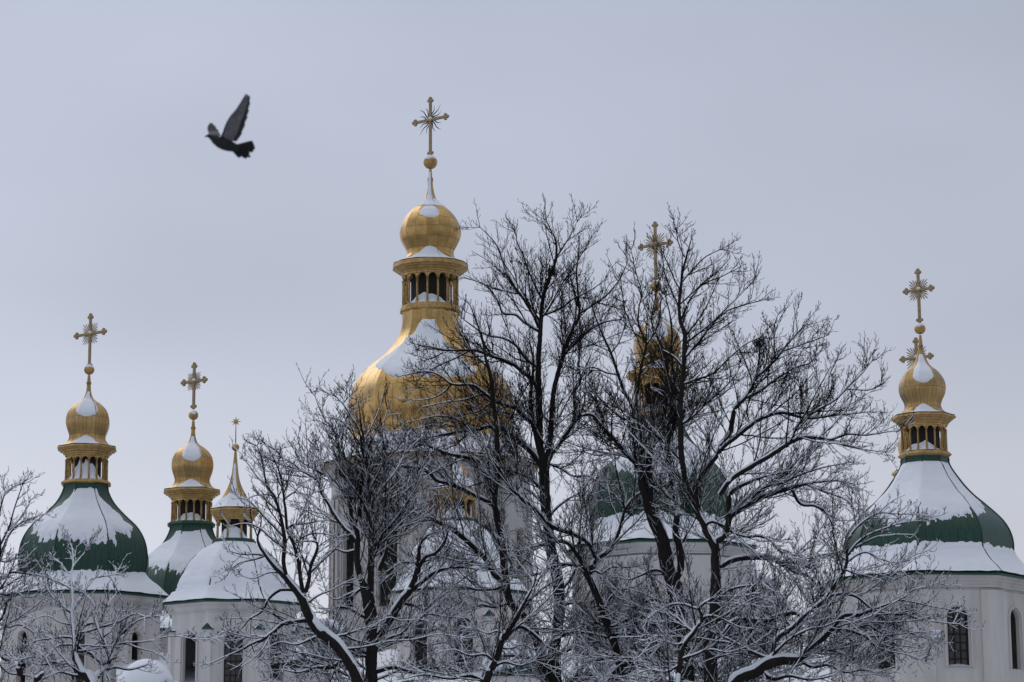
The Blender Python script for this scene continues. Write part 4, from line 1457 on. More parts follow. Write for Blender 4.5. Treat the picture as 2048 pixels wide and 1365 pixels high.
    for (P, R_, S, fat, tm) in ((PS, RS, 6, 1.0, .005), (PA, RA, 5, .9, .0045), (PB, RB, 3, .8, .0042), (PC, RC, 3, .7, .003)):
        V, Q = tubes(P, R_, S); crown.add(V, Q)
        yp = project_y(P[:, 0])
        pr = np.clip((yp - snow_lo) / (snow_hi - snow_lo), .06, .80)
        sel = rg.random(len(P)) < (np.clip(pr * 1.35, 0, .92) if S >= 5 else np.clip(pr * (.5 if tm > .004 else .18), 0, .9))
        if sel.any():
            snow_on(snow, P[sel], R_[sel], 5 if S == 6 else (4 if S == 5 else 3), np.broadcast_to((pr[sel] + .25)[:, None], P[sel].shape[:2]), rg, fat, tm)
    trunk.build('trunk', M_BARK, root, base)
    crown.build('crown', M_TWIG, root, base)
    snow.build('snow', M_SNOW, root, base)
    TOTAL += len(pC)
    return root


T1 = """1108,1400,17 1109,1365,15.5 1107,1325,12 1108,1300,11.5 1115,1262,11 1119,1210,12 1116,1163,12 1108,1130,11.8 1102,1100,11.5 1094,1040,11 1092,1020,11 1089,975,10.8 1088,940,11 1086,915,9 1080,897,8 1079,864,7.5 1078.7,817,7 1077,770,6.2 1077,717,5.5 1080,675,5 1083,624,4.6 1087,594,4.3 1096,564,4 1107,537,3.5 1113,510,3 1111,480,2.5 1102,462,1.8 1092,440,1.3
1090,945,8 1079,900,6.5 1071,864,6 1062,831,5.5 1062,794,4 1065,752,3 1066,715,2.4 1058,680,1.6
1091,940,8 1096,915,6.5 1101.6,864,5.8 1104,817,5.4 1108.7,777,5.2 1115.7,747,5 1124,719,4.8 1135,684,4.4 1147,654,4 1159,627,3.4 1157,600,2.8 1155,576,2.5 1153,546,2.2 1156,519,1.7 1159,489,1
1126,712,3.4 1150,687,3.2 1180,660,3 1210,645,2.2 1240,640,1.6
1159,628,2.6 1183,612,2.5 1210,594,2 1240,558,1.5 1256,522,1
1094,928,6 1101,913,5 1120,887,4.6 1137,862,4.3 1152,841,4 1163,831,3.6 1177,828,3.2 1185,833,2.6
1152,842,3 1150,817,2.6 1151,782,2.5 1161,766,2.4 1157,730,2.1 1160,700,1.8 1165,650,1.2
1086,936,7 1064,906,6.2 1040,885,5.8 1017,866,5.4 1003,857,5 987,853,4.4 970,855,3.8 947,861,3.2 904,866,2.6 864,875,2 828,885,1.4
1064,846,5 1045,831,4.6 1031,817,4.5 1001,808,4.2 987,801,4 968,787,3.6 951,773,3.4 935,770,3.2 904,769,3 885,755,2.4 860,744,1.9 825,748,1.5 800,753,1.1
1077,780,4.6 1064,761,4.2 1045,744,4.1 1027,730,4 1003,719,3.7 982,712,3.5 955,702,3.2 930,701,2.8 893,701,2.2 864,695,1.7 828,688,1.1
1077,656,4 1069,636,3.6 1048,600,3.3 1030,576,3 1015,549,2.6 1000,504,2 985,480,1.5 960,455,1
1086,604,3 1072,576,2.6 1057,543,2.3 1048,516,1.9 1036,489,1.5 1031,466,1
1078,664,3.5 1048,645,3 1030,630,2.8 1006,627,2.5 994,600,2.1 970,570,1.6 928,556,1.1
1077,738,3.8 1051,717,3.5 1033,693,3.1 1009,678,2.7 970,669,2.1 928,640,1.2
1083,632,2.8 1120,618,2.5 1144,600,2.1 1180,582,1.5 1210,560,1
1110,520,2.6 1133,484,2 1146,462,1.5 1154,444,1
1088,985,4.4 1078,974,3.9 1064,960,3.6 1041,948,3.3 1012,941,3.1 998,948,2.8 980,960,2.5 959,967,2.1 937,974,1.5
1098,928,3 1123,939,2.6 1146,953,2.4 1177,953,2.2 1200,970,2 1228,990,1.6 1250,1010,1.2
1098,1385,14 1085,1320,11 1069,1268,9.5 1060,1245,9 1040,1224,9 1019,1202,8.2 1011,1157,8 1005,1102,7.5 996,1050,6.7 989,999,6.2 993,970,5.8 995,934,5.4 994,888,5.1 991,841,5 987,812,4.8 982,759,4.5 974,728,3.6 969,707,3.2 967,690,2.8 955,650,2 940,610,1.3
991,1004,5.4 982,970,5 970,944,5 959,925,4.8 937,916,4.6 900,909,4 862,894,3 818,885,2 790,884,1.2
996,1030,5.6 990,1013,5.3 975,1003,5 957,995,4.8 928,980,4.6 903,970,4.4 875,962,4.2 860,948,4.1 840,937,4 796,932,3.6 762,919,3.2 743,908,3 723,891,2.4 700,862,1.6 680,840,1
1012,1168,7 1000,1160,6.4 986,1145,6 980,1129,5.7 955,1102,5.3 910,1062,5.2 888,1050,5.1 852,1035,5 818,1024,4.8 785,1021,4.4 778,1008,3
1010,1156,5 998,1148,4.6 973,1135,4.2 940,1123,3.8 894,1113,3.4 864,1119,3 834,1126,2.6 803,1126,2.3 773,1145,1.6
862,1040,3.6 830,1040,3.3 803,1038,3 773,1053,2.3 742,1069,1.5
1088,1050,3.6 1110,1020,3 1135,1000,2.4 1160,985,1.7 1180,960,1.2
1092,1015,3.2 1062,985,2.8 1040,975,2.3 1020,990,1.8 1004,1010,1.2
1118,1185,4 1140,1160,3.3 1160,1120,2.6 1180,1098,2
1118,1215,4 1150,1205,3.5 1180,1215,2.8 1215,1206,2 1240,1190,1.3
1105,1310,5 1130,1303,4.5 1160,1288,4 1190,1290,3 1230,1300,2
1012,1170,4 990,1178,3.4 955,1180,3 920,1172,2.3 880,1180,1.5
943,700,2.4 905,720,2 870,735,1.6 835,760,1.1
968,787,2.6 930,800,2.2 890,805,1.7 845,815,1.2
947,861,2.6 915,840,2.2 880,832,1.8 840,840,1.4 800,850,1
900,866,2 870,850,1.7 830,858,1.3 780,862,1
904,769,2.2 880,790,1.8 850,800,1.4 815,800,1
987,801,2.6 960,822,2.2 925,830,1.8 885,845,1.3
885,706,1.8 860,718,1.5 835,712,1
862,894,2 830,872,1.7 795,868,1.3 760,880,1
1022,1205,4 990,1215,3.4 960,1210,2.8 925,1222,2 890,1215,1.4""".split('\n')

T2A = """1222,1400,14 1232,1362,11 1241,1336,9.3 1226,1284,9 1207.6,1230,8.2 1189,1181,7.3 1174,1150,6.6 1165,1129,5.4 1153,1108,4.8 1135,1087,4.2 1110,1084,3.8 1071,1093,3 1040,1102,2 1005,1100,1.3
1176,1152,6 1192,1120,5.2 1220,1099,4.7 1238,1062,4.5 1247,1026,4.2 1258,1008,4 1277,989,3.6 1320,974,2.6 1360,968,2 1400,975,1.3
1249,1022,3.2 1244,990,2.8 1239,970,2.6 1232,938,2 1228,905,1.6 1216,880,1.1
1192,1122,5 1184,1098,4.8 1172,1083,4.6 1153,1072,4.4 1110,1056,5 1092,1044,5.2 1068,1017,5.2 1040,996,5 1016,968,4 1004,945,2.6 985,920,1.6
1168,1136,4.6 1150,1130,4.3 1122,1131,4 1104,1135,3.7 1086,1145,3.3 1074,1169,2.9 1055,1208,2.2 1040,1232,1.5
1178,1148,3.4 1190,1142,3.2 1204,1148,3 1223,1135,2.6 1259,1135,1.8 1285,1130,1.2
1217,1362,13 1240,1339,9.5 1265,1326,8.4 1297,1328,7.6 1317,1324,8.4 1338,1324,8 1357,1329,6 1385,1338,4 1420,1345,2.6 1460,1340,1.6
1318,1322,5 1316,1300,4.2 1330,1280,3.6 1350,1262,3 1362,1240,2 1380,1220,1.3
1229,1292,4 1215,1260,3.4 1190,1245,3 1165,1250,2.4 1140,1240,1.6
1206,1226,3.6 1222,1195,3 1245,1180,2.4 1275,1172,1.8 1300,1150,1.2
1270,1326,4 1290,1300,3.2 1285,1270,2.6 1300,1240,2 1290,1210,1.3""".split('\n')

TP = """1378,1420,17 1374,1350,15 1370,1299,14 1365.6,1268,13.6 1355,1226,13.2 1349,1195,13.4 1345,1163,14 1334,1132,14.6 1325,1081,14 1309,1044,13.2 1298,1015,11 1290,990,8 1282.5,970,6.3 1284,938,5.4 1282.5,906,5 1282.5,867,4.7 1272,833,4.3 1261,806,4 1248,783,3.7 1235.7,748,3.4 1222,707,3 1205,670,2.5 1194,643,2 1185.6,615,1.4
1276,840,4 1275,800,3.8 1276,770,3.7 1283,732,3.5 1291,698,3.2 1291,682,3 1277,648,2.6 1278,615,2.2 1283,587,1.9 1272,545,1.5 1262,500,1
1300,1018,8 1300,990,6.8 1299.6,965,6.2 1298,928,5.7 1303.6,891,5.2 1309,867,4.8 1322,841,4.3 1335,796,3.8 1336,782,3.6 1332,726,3.2 1330,709,3 1314,670,2.4 1303,643,2 1310,600,1.6 1318,560,1.1
1346,1165,9 1361,1138,7.8 1359,1096,7.6 1351,1065,6.8 1355,1017,6.2 1346,975,6 1340.5,938,5.4 1335,896,5 1343,870,4.6 1348,849,4.4 1352,810,3.8 1347,770,3.2 1344,700,2.8 1344,670,2.5 1340,630,1.8 1330,590,1.2
1292,990,5.8 1277,938,5.2 1253,909,4.8 1232,883,4.4 1201,851,4 1188,834,3.7 1175,828,3 1164,831,2.2
1282,932,3.4 1251,912,2.8 1219,907,2.4 1195,912,1.8 1170,905,1.2
1303,895,3.4 1330,870,3 1360,852,2.4 1390,835,1.8 1420,830,1.2
1272,833,3 1250,840,2.5 1225,822,2 1200,800,1.6 1185,770,1.1
1235,750,2.6 1210,745,2.2 1185,735,1.8 1160,742,1.2
1291,690,2.6 1310,665,2.2 1320,630,1.8 1322,590,1.3
1222,707,2.4 1240,680,2 1250,640,1.7 1246,600,1.3 1240,560,1
1352,1218,4.4 1330,1205,3.8 1300,1200,3 1270,1215,2.2 1240,1208,1.4
1340,1150,4.4 1310,1140,3.6 1285,1150,2.8 1255,1160,2 1230,1150,1.3
1362,1255,5 1340,1240,4.2 1310,1250,3.4 1280,1242,2.4 1255,1255,1.4""".split('\n')

TQ = """1424,1420,15 1420,1341,14 1420,1289,13.2 1421,1247,13 1430,1216,12.3 1431,1178,11.6 1432,1149,10 1430,1122,9 1431,1100,8.6 1422,1085,7.2 1411,1062,6.2 1406.5,1049,6 1393,1023,6.2 1385,999,6.2 1372,965,6 1367,938,6 1361.6,899,6.1 1361.6,859,6 1360,833,6 1361.6,793,5.6 1363.7,782,5.3 1366.5,740,5.2 1369,698,5 1369,665,4.5 1361,643,4.1 1358,615,3.8 1362,573,3.4 1365,545,3 1372,517,2.5 1378,494,1.8 1384,474,1.2
1432,1110,7.5 1433,1084,7 1451,1070,6.4 1459,1031,6.2 1457,1007,5.8 1462,986,5.3 1480,973,5 1510,960,3.6 1545,950,2.5 1590,940,1.6
1394,1018,6.4 1391,980,6.2 1398.6,959,6 1412,938,5.8 1433,912,5.6 1441,893,5.5 1452,880,5.5 1461.5,866,5.4 1464.6,843,5.2 1471,815,5 1489,797,4.6 1504.6,775,4.2 1511,757,3.6 1529,741,3.1 1551,720,2.6 1575,689,2.2 1597,665,1.9 1614,648,1.1
1489,797,3.8 1523,781,3.6 1538,769,3.1 1569,748,2.6 1591,735,2.2 1621,726,1.7 1642,703,1
1551,720,2 1548,680,1.8 1549,652,1.4 1556,630,1
1560,705,2 1597,692,1.7 1632,680,1.4 1653,672,.9
1440,905,5.2 1447,894,5 1470,876,5 1492,858,4.8 1523,837,4.3 1563,826,4 1597,834,3.6 1627,837,3.1 1668,831,2.4 1708,828,1.7 1740,824,1
1440,990,5.2 1462,960,5.3 1500,935,5.4 1540,912,5.3 1566,895,5 1591,880,4.7 1615,875,4.5 1646,877,4 1661,880,3.2 1695,869,2.6 1732,871,2.1 1769,865,1.6 1795,863,1
1583,882,3.8 1588,868,3.6 1597,849,3.4 1612,837,3.2 1634,821,3 1671,800,2.7 1695,775,2.4 1723,748,2 1744,722,1
1668,801,2 1658,778,1.9 1659,751,1.6 1677,710,1
1692,778,1.9 1738,781,1.5 1762,770,1
1646,878,2.4 1690,892,2 1730,900,1.5 1770,905,1
1457,1044,6.2 1459,1032,6.2 1486,1017,6.1 1519,996,5.9 1553,985,5.4 1583,976,4.5 1614,968,3.3 1674,962,2.2 1710,970,1.3
1583,978,4 1601,1008,3.8 1629,1012,3.4 1650,1023,2.8 1660,1040,2.2 1671,1065,1.3
1614,970,2.8 1650,985,2.4 1690,1000,1.8 1720,1030,1.2
1500,1003,4.6 1518,984,4.2 1534,974,4 1565,966,3.2 1600,950,2.5 1650,935,1.8 1700,925,1.1
1428,1142,6.5 1440,1135,5.6 1461.7,1122,5.7 1492,1116,5.9 1537,1116,6 1559,1126,5 1577,1138,4.3 1592,1147,3.6 1613,1151,3 1632,1169,2.3 1648,1190,1.4
1560,1125,4.5 1595,1126,4 1613,1117,3.2 1644,1110,2.3 1683,1114,1.4
1412,1050,4.2 1425,1044,4 1449,1053,3.6 1471,1068,3.4 1495,1074,3.2 1522,1073,3 1543,1084,2.6 1556,1099,1.6
1423,1290,7 1432,1284,6.6 1452,1266,6.3 1468,1245,6.2 1492,1240,6 1528,1242,5.6 1565,1230,5.2 1592,1227,5 1610,1240,3.4 1640,1255,2.2 1670,1270,1.4
1363,770,3.6 1390,760,3 1425,748,2.6 1460,715,2.1 1490,690,1.6 1520,675,1.2
1367,720,3.4 1392,690,3 1420,655,2.5 1450,625,2 1490,610,1.6 1530,600,1
1368,690,3 1400,665,2.6 1430,640,2.1 1470,600,1.6 1510,560,1.1
1362,640,3 1380,600,2.5 1405,570,2 1440,555,1.6 1480,535,1.1
1363,565,2.4 1385,540,2 1410,515,1.6 1440,500,1.1
1369,515,1.8 1358,490,1.5 1352,462,1
1360,620,2.2 1345,585,1.8 1330,550,1.4 1325,510,1
1366,735,3 1345,712,2.4 1315,700,1.8 1290,715,1.2
1362,850,3.8 1390,830,3.2 1420,800,2.7 1450,775,2.1 1475,745,1.5 1480,720,1
1420,1250,4.6 1445,1235,3.8 1475,1215,3 1510,1205,2.3 1545,1190,1.5
1430,1200,4 1460,1180,3.4 1495,1172,2.6 1530,1168,1.7 1560,1150,1.2""".split('\n')

T3 = """728,1410,13 712,1354,11 697,1324,10.8 675.5,1293,11 655,1275,11.4 636,1260,11.4 618,1233,10.2 605.6,1202,8.8 596,1187,7.4 584,1172,7 565.5,1149,6 554,1139,5.4 537,1118,4.6 521,1095,3.9 515,1078,3 521,1055,2.2 523,1036,1.4
603,1198,5.6 604,1179,5.2 600.6,1153,4.7 596,1121,4.2 589,1095,3.8 579,1071,3.6 574,1058,3.6 571,1022,3.4 568,1002,3.1 564.6,969,2.7 557,940,2.1 546,914,1.6 536,894,1
606,1197,5.4 611,1186,5.1 617,1163,4.6 622,1132,4.1 632,1107,3.6 634.6,1088,3 626,1083,2.4 600,1084,1.4
622,1134,2.8 605,1116,2.5 592,1112,1.8
573,1156,5 566.7,1125,4.8 569,1097,5 569,1074,4.6 561,1032,3.7 552.6,1003,3.3 548,991,3 533,971,2.5 527,936,2 521,909,1.5 514,893,1
533,971,2.1 513,953,1.9 500,934,1.5 488,919,1
527,940,1.6 540,915,1.4 552,900,1
565,970,1.8 570,940,1.5 569,923,1
567,1096,3.4 547,1081,3.1 523,1060,2.6 504,1050,2.1 483,1048,1.6 462,1053,1
567,1074,3 549,1055,2.6 530,1036,2.1 502,1006,1.6 476,995,1
526,1111,3 507,1109,2.5 483,1109,2 462,1104,1.3
528,1113,2.8 507,1120,2.3 483,1125,1.8 462,1138,1.2
588,1088,3 603,1076,2.6 624,1068,2.2 652,1069,1.5 680,1075,1
574,1058,2.9 589,1050,2.6 612,1048,2.2 631,1044,1.7 648,1042,1.1
548,993,2.2 535,990,1.8 510,992,1.4 492,1000,1
568,1000,2.2 590,985,1.8 615,990,1.3 632,985,1
590,1180,4.4 563,1180,4.1 547,1189,3.5 535,1203,3 523,1224,2.6 500,1238,2.1 488,1252,1.8 476,1264,1.2
616,1241,5.6 600,1242,4.8 589,1244,4.6 568,1247,4.3 551,1261,4 528,1278,3.5 502,1289,3 483,1300,2.3 455,1312,1.8 425,1325,1.2
610,1210,3 640,1190,2.4 665,1180,1.8 690,1165,1.2
560,1145,2.4 535,1147,2 505,1158,1.5 480,1150,1
645,1268,4 620,1280,3.4 590,1290,2.6 560,1285,1.9 530,1300,1.2
690,1315,5 665,1335,4.2 635,1335,3.4 600,1345,2.4 565,1340,1.6
530,1275,2.6 500,1272,2 470,1282,1.5 440,1275,1
503,1288,2.6 515,1315,2 540,1335,1.6 545,1365,1.2""".split('\n')

T3B = """748,1420,14 742,1330,12.5 745,1284,12.5 742,1239,13 735,1193,13 726,1165,8 721,1157,6.8 714,1120,6.3 715,1087,6.1 714,1065,5.6 709,1050,5.2 704,1036,4.8 700,1013,4.2 700,990,4 701,969,3.6 690,955,3.2 680,945,3 678,903,2.4 673,870,2 651,841,1.6 638,815,1.3 630,792,.9
713,1085,5 702,1068,5 690,1058,4.9 670,1030,4.7 656,1005,4.4 642,983,4 638,964,3.6 623,953,3.2 607,944,2.9 590,931,2.5 568,916,2 551,899,1.1
638,966,2.6 641,951,2.1 645,930,1.6 640,905,1
739,1190,8 742,1144,7 742,1096,6.2 742,1056,5.6 741,1011,5 740,971,4.2 733,925,3.4 728,881,2.6 722,848,2 717,804,1.1
758,1140,6 766,1120,5.4 770,1108,5 773,1078,5.2 774,1041,5 777,1010,4.6 778,996,3.4
741,1125,5.4 750,1105,4.6 758,1087,4.2 765,1070,3.4 790,1040,2.5 810,1010,1.8 830,980,1.2
721,1040,4.4 719.6,997,4 723,958,3.4 726,914,2.8 717,859,2.1 702,835,1.8 689,813,1.5 672,794,1
700,972,2.8 696,936,2.6 684,892,2 690,850,1.6 700,815,1.1
689,813,1.3 686,795,1.1 684,782,.8
742,1050,3.8 726,1004,3.6 702,995,3.4 684,980,3.2 669,960,3 651,951,2.5 632,942,2 610,930,1.2
740,1010,3.2 765,975,2.7 790,945,2.1 810,905,1.6 815,870,1.1
741,975,3 760,940,2.6 770,900,2 765,860,1.6 775,820,1.1
728,885,2 745,850,1.7 760,815,1.3 765,790,1
745,1275,9 757,1270,8 770,1254,8 782,1236,8.2 803,1202,7.6 818,1184,7.1 830,1157,6.3 836,1132,5.2 838,1102,3.9 843,1084,3.3 861,1068,2.6 890,1062,1.6
836,1134,4.4 852,1114,4.2 873,1105,4 891,1081,3.2 896,1062,2
818,1184,5.6 846,1163,5 864,1148,4.2 888,1138,3.3 925,1135,2.4 960,1140,1.4
800,1205,3.6 825,1210,3 855,1225,2.4 890,1232,1.6
742,1160,4 720,1180,3.4 695,1190,2.8 672,1200,2 655,1190,1.3
716,1100,3.6 690,1105,3 668,1098,2.4 650,1110,1.6
742,1240,5 720,1230,4.2 700,1218,3.4 675,1215,2.6 650,1228,1.7
744,1290,5 775,1285,4.2 810,1275,3.4 850,1290,2.6 890,1285,1.7
744,1310,5 715,1300,4 690,1285,3.2 655,1290,2.4 625,1282,1.5
747,1345,6 790,1335,5 830,1345,4 880,1335,3 930,1345,2""".split('\n')

T4 = """1440,1440,16 1471,1364,11.5 1510,1345,11.5 1534,1328,12 1559,1321,11 1598,1319,8.4 1613,1306,7.3 1644,1278,6.7 1668,1254,5.8 1680,1236,5.3 1696,1230,5 1720,1230,4.7 1743,1221,4.2 1773,1228,3.6 1806,1230,3 1842,1239,2.2 1877,1245,1.6 1918,1249,1
1743,1221,3.6 1767,1212,3.1 1800,1200,2.6 1830,1179,2.1 1865,1170,1.6 1893,1159,1
1800,1200,2.4 1830,1206,2.1 1871,1215,1.7 1907,1221,1.3 1934,1230,.9
1668,1254,4.6 1699,1262,4.2 1732,1274,4 1750,1292,3.2 1782,1304,2.3 1815,1310,1.6 1850,1322,1
1717,1236,3 1741,1253,2.6 1770,1271,2.1 1794,1292,1.6 1824,1316,1.1
1776,1230,2.6 1806,1259,2 1842,1274,1.6 1875,1283,1
1752,1292,2.4 1775,1284,2 1800,1278,1.6 1835,1290,1.1
1545,1322,7 1548,1300,5.6 1549,1287,5.4 1559,1272,5.5 1583,1257,5.2 1598,1242,4.8 1607,1233,4.6 1632,1214,5 1653,1196,5 1674,1163,4.6 1693,1129,4 1696,1087,3.2 1714,1055,2.6 1753,1028,2.1 1788,1028,1.5 1843,1030,.9
1696,1110,3.2 1717,1084,3 1744,1067,2.5 1776,1055,2 1806,1046,1.5 1840,1042,.9
1710,1095,2.4 1753,1075,2 1788,1070,1.5 1828,1070,.9
1694,1125,3 1729,1105,2.6 1764,1120,2 1800,1126,1.4 1830,1110,1
1694,1122,2.6 1670,1108,2.2 1640,1111,1.7 1612,1118,1.1
1656,1193,4.2 1684,1188,3.9 1711,1193,3.5 1732,1209,3 1750,1225,2.2 1775,1245,1.4
1690,1140,2.6 1720,1150,2.1 1750,1148,1.7 1790,1160,1.2
1600,1320,5 1625,1335,4.4 1655,1330,3.8 1690,1345,3 1730,1340,2.2 1770,1350,1.4
1630,1288,4 1650,1300,3.4 1680,1305,2.6 1710,1320,1.8 1740,1318,1.2
1585,1258,3.2 1570,1235,2.6 1575,1210,2 1560,1185,1.3
1632,1216,3 1625,1190,2.4 1635,1165,1.8 1628,1140,1.2
1520,1340,6 1545,1358,5 1580,1352,4 1620,1360,3 1665,1352,2""".split('\n')

T5 = """1350,1420,8 1357,1350,6.2 1363.5,1307,5.6 1372,1284,5.4 1386.5,1266,5.2 1401,1243,4.7 1404,1230,4.3 1398,1216,3.7 1420,1201,3.1 1443,1194,2.4 1480,1193,1.6 1510,1186,1
1399,1218,3.4 1386,1216,3.1 1367.6,1209,2.7 1344.7,1209,2.2 1328,1216,1.7 1300,1230,1.1
1404,1238,3.4 1414,1233,3.2 1432,1234,3 1453,1243,2.5 1480,1255,1.8 1510,1258,1.2
1386,1268,3.6 1380,1261,3.4 1367.6,1251,3 1351,1234,2.5 1334,1228,2 1310,1222,1.3
1372,1284,3 1350,1290,2.5 1325,1280,2 1300,1288,1.3
1360,1320,4 1390,1310,3.4 1420,1300,2.8 1455,1305,2 1490,1295,1.3
1360,1330,3.4 1330,1345,2.8 1300,1340,2 1270,1350,1.3""".split('\n')

T8 = """958,1420,10 966,1385,9 975,1356,8.2 994,1315,7.1 1004,1281,6.5 1016,1262,6 1038,1227,4.8 1052,1200,3.6 1068,1170,2.6 1075,1140,1.6
1004,1282,5 1022,1265,4.8 1040,1254,4.6 1058,1262,4.2 1080,1280,3.6 1090,1292,2.6 1110,1300,1.8
1012,1270,3 995,1262,2.5 975,1268,2 950,1255,1.3
990,1325,4 970,1310,3.4 940,1312,2.8 905,1300,2 870,1308,1.3
985,1335,4 1010,1325,3.4 1040,1332,2.6 1070,1322,1.8
970,1365,5 940,1352,4.2 900,1358,3.2 850,1350,2.2 810,1358,1.4
1000,1295,3 1020,1298,2.4 1045,1290,1.8 1065,1300,1.2""".split('\n')

T7 = """183,1420,15 182.6,1363,13.5 166,1349,9.4 154,1326,7.6 149.5,1303,5 148,1283,4.7 146,1262,4 143,1236,3.6 145,1205,4 143,1173,3 141,1152,2.5 146,1133,2 145,1102,1.5 140,1085,1
183,1364,9 196,1351,7.2 212.5,1334,6.5 219,1323,4.6 217.5,1303,3.7 204,1275,3.2 194,1253,2.9 189,1233,2.5 191,1220,2.1 182,1200,1.7 173,1190,1.1
219,1304,3.8 232,1290,3.5 249,1287,2.9 274,1296,2.2 307,1304,1.2
222,1300,3.2 232,1283,3.1 240.7,1270,3 257,1258,2.5 274,1243,2 298,1235,1.2
149,1286,5.2 166,1301,5 179,1306,4.9 196,1319,4.9 205,1330,4.4
147,1280,3.8 143,1276,3.5 124.5,1275,3 99.6,1278,2.2 72,1282,1.3
148,1290,3 119.5,1291,2.5 106,1300,2 92,1315,1.2
152,1330,4.6 148,1333,4.4 129.5,1324,4 106,1326,3.2 83,1330,2.5 58,1324,1.6
147,1270,4.2 159,1260,4 174,1250,3.7 188,1247,2.8 205,1252,1.6
140,1148,2 134,1145,1.8 121,1127,1.5 108,1120,1
146,1135,1.8 157,1120,1.6 168,1108,1.3 175,1095,.9
147,1220,3.4 165,1189,3 180,1161,2.3 199,1155,1.7 230,1150,1
143,1226,3.2 124,1214,2.9 106,1195,2.2 92,1175,1.4
144,1180,2.4 125,1168,2 105,1160,1.5 88,1150,1
204,1276,2.5 222,1262,2 235,1240,1.6 245,1222,1.1
145,1250,2.6 120,1245,2.1 95,1232,1.6 70,1238,1
170,1350,5 150,1352,4 120,1345,3 85,1358,2
205,1342,4.4 230,1335,3.6 260,1340,2.8 295,1330,1.8
196,1255,2 210,1235,1.7 215,1210,1.3 230,1190,.9""".split('\n')

T6 = """-22,1420,9 -16,1300,7.5 -8,1200,6 -3,1130,4.4 0,1090,3.6 -4,1050,2.8 2,1015,2 10,985,1.2
-2,1120,3 10,1088,2.7 25,1060,2.3 45,1045,1.9 70,1035,1.4 92,1028,1
0,1092,2.8 18,1055,2.4 28,1020,1.9 38,990,1.4 45,970,.9
8,1068,2 30,1050,1.8 50,1022,1.4 62,1000,1
-6,1165,3.8 5,1156,3.4 22,1146,3 46,1147,2.5 78,1152,1.9 105,1160,1.2
-8,1185,3.2 10,1190,2.8 30,1186,2.3 55,1195,1.7 80,1190,1.1
-12,1250,4 5,1235,3.4 15,1205,2.8 30,1190,2 50,1170,1.3
-14,1290,4.4 10,1320,3.7 35,1310,3 60,1325,2 85,1322,1.2
-12,1240,3.4 15,1255,2.8 40,1250,2.1 65,1265,1.4
-14,1310,3.4 15,1345,2.8 45,1350,2 80,1360,1.3
-3,1120,2.6 12,1125,2.1 28,1118,1.6 46,1122,1""".split('\n')

TG = 'bare snow dusted trees in front of the church'
make_tree('bare_tree', 'tallest bare tree at the centre, its straight trunk rising past the golden dome', 'tree', low_boughs(T1, 49, 9), 70, 101, group=TG)
make_tree('bare_tree', 'bare tree leaning left just right of the tallest trunk, thick snowy bough at its foot', 'tree', low_boughs(T2A, 48, 8), 67, 102, group=TG)
make_tree('bare_tree', 'thick trunk leaning left with a broad snow stripe, in front of the central green dome', 'tree', low_boughs(TP, 49, 9), 66, 103, plaster=.34, group=TG)
make_tree('bare_tree', 'wide crowned bare tree with upright dark trunk, reaching right towards the rightmost tower', 'tree', low_boughs(TQ, 49, 9), 63, 104, plaster=.22, group=TG)
make_tree('bare_tree', 'bare tree leaning far out to the left towards the star-topped turret', 'tree', low_boughs(T3, 44, 4), 62, 105, dens=.72, amax=.8, tw=1.1, group=TG)
make_tree('bare_tree', 'many stemmed upright bare tree in front of the golden dome tower wall', 'tree', low_boughs(T3B, 50, 10), 65, 106, group=TG)
make_tree('bare_tree', 'low bare tree with heavy snow laden boughs spreading right below the rightmost dome', 'tree', low_boughs(T4, 46, 6), 58, 107, plaster=.3, snow_lo=600, snow_hi=1000, group=TG)
make_tree('bare_tree', 'small thin bare tree with forked snowy branches between the two thickest trunks', 'tree', T5, 57, 108, plaster=.4, snow_lo=600, snow_hi=1000, group=TG)
make_tree('bare_tree', 'slanting snowy stem leaning right at the foot of the tallest trunk', 'tree', T8, 60, 109, snow_lo=600, snow_hi=1000, group=TG)
make_tree('bare_tree', 'small forked bare tree plastered with snow in front of the leftmost tower', 'tree', low_boughs(T7, 44, 4), 50, 110, plaster=.75, dens=1.05, amax=.62, tw=.85, snow_lo=800, snow_hi=1150, group=TG)
make_tree('bare_tree', 'bare tree cut off by the left edge of the view', 'tree', T6, 52, 111, dens=1.1, amax=.62, tw=.85, group=TG)
print('TWIGS', TOTAL)


# ------------------------------------------------------------------ nests caught in the branches
def nest(px, py, depth, r, seed, label):
    c, m = at(px, py, depth)
    rg = np.random.default_rng(seed)
    N = 95
    d = norm(rg.normal(0, 1, (N, 3))) * np.array([1, 1, .75])
    P0 = d * r * rg.random((N, 1)) ** .4
    D = norm(np.cross(d, rg.normal(0, 1, (N, 3))))
    P, R_ = grow(P0, D, np.full(N, r * 1.3), np.full(N, .008), 4, rg, 0, .3)
    V, Q = tubes(P - D[:, None] * r * .6, R_, 3)
    o = fast_mesh('bird_nest', V, Q.reshape(-1, 4), M_TWIG)
    o.location = c
    return tag(o, label, 'nest')


nest(1104, 543, 70.2, .17, 1, 'bird nest of dark twigs high in the fork of the tallest tree')
nest(1519, 686, 63.5, .15, 2, 'small clump of twigs hanging in the right hand crown against the sky')

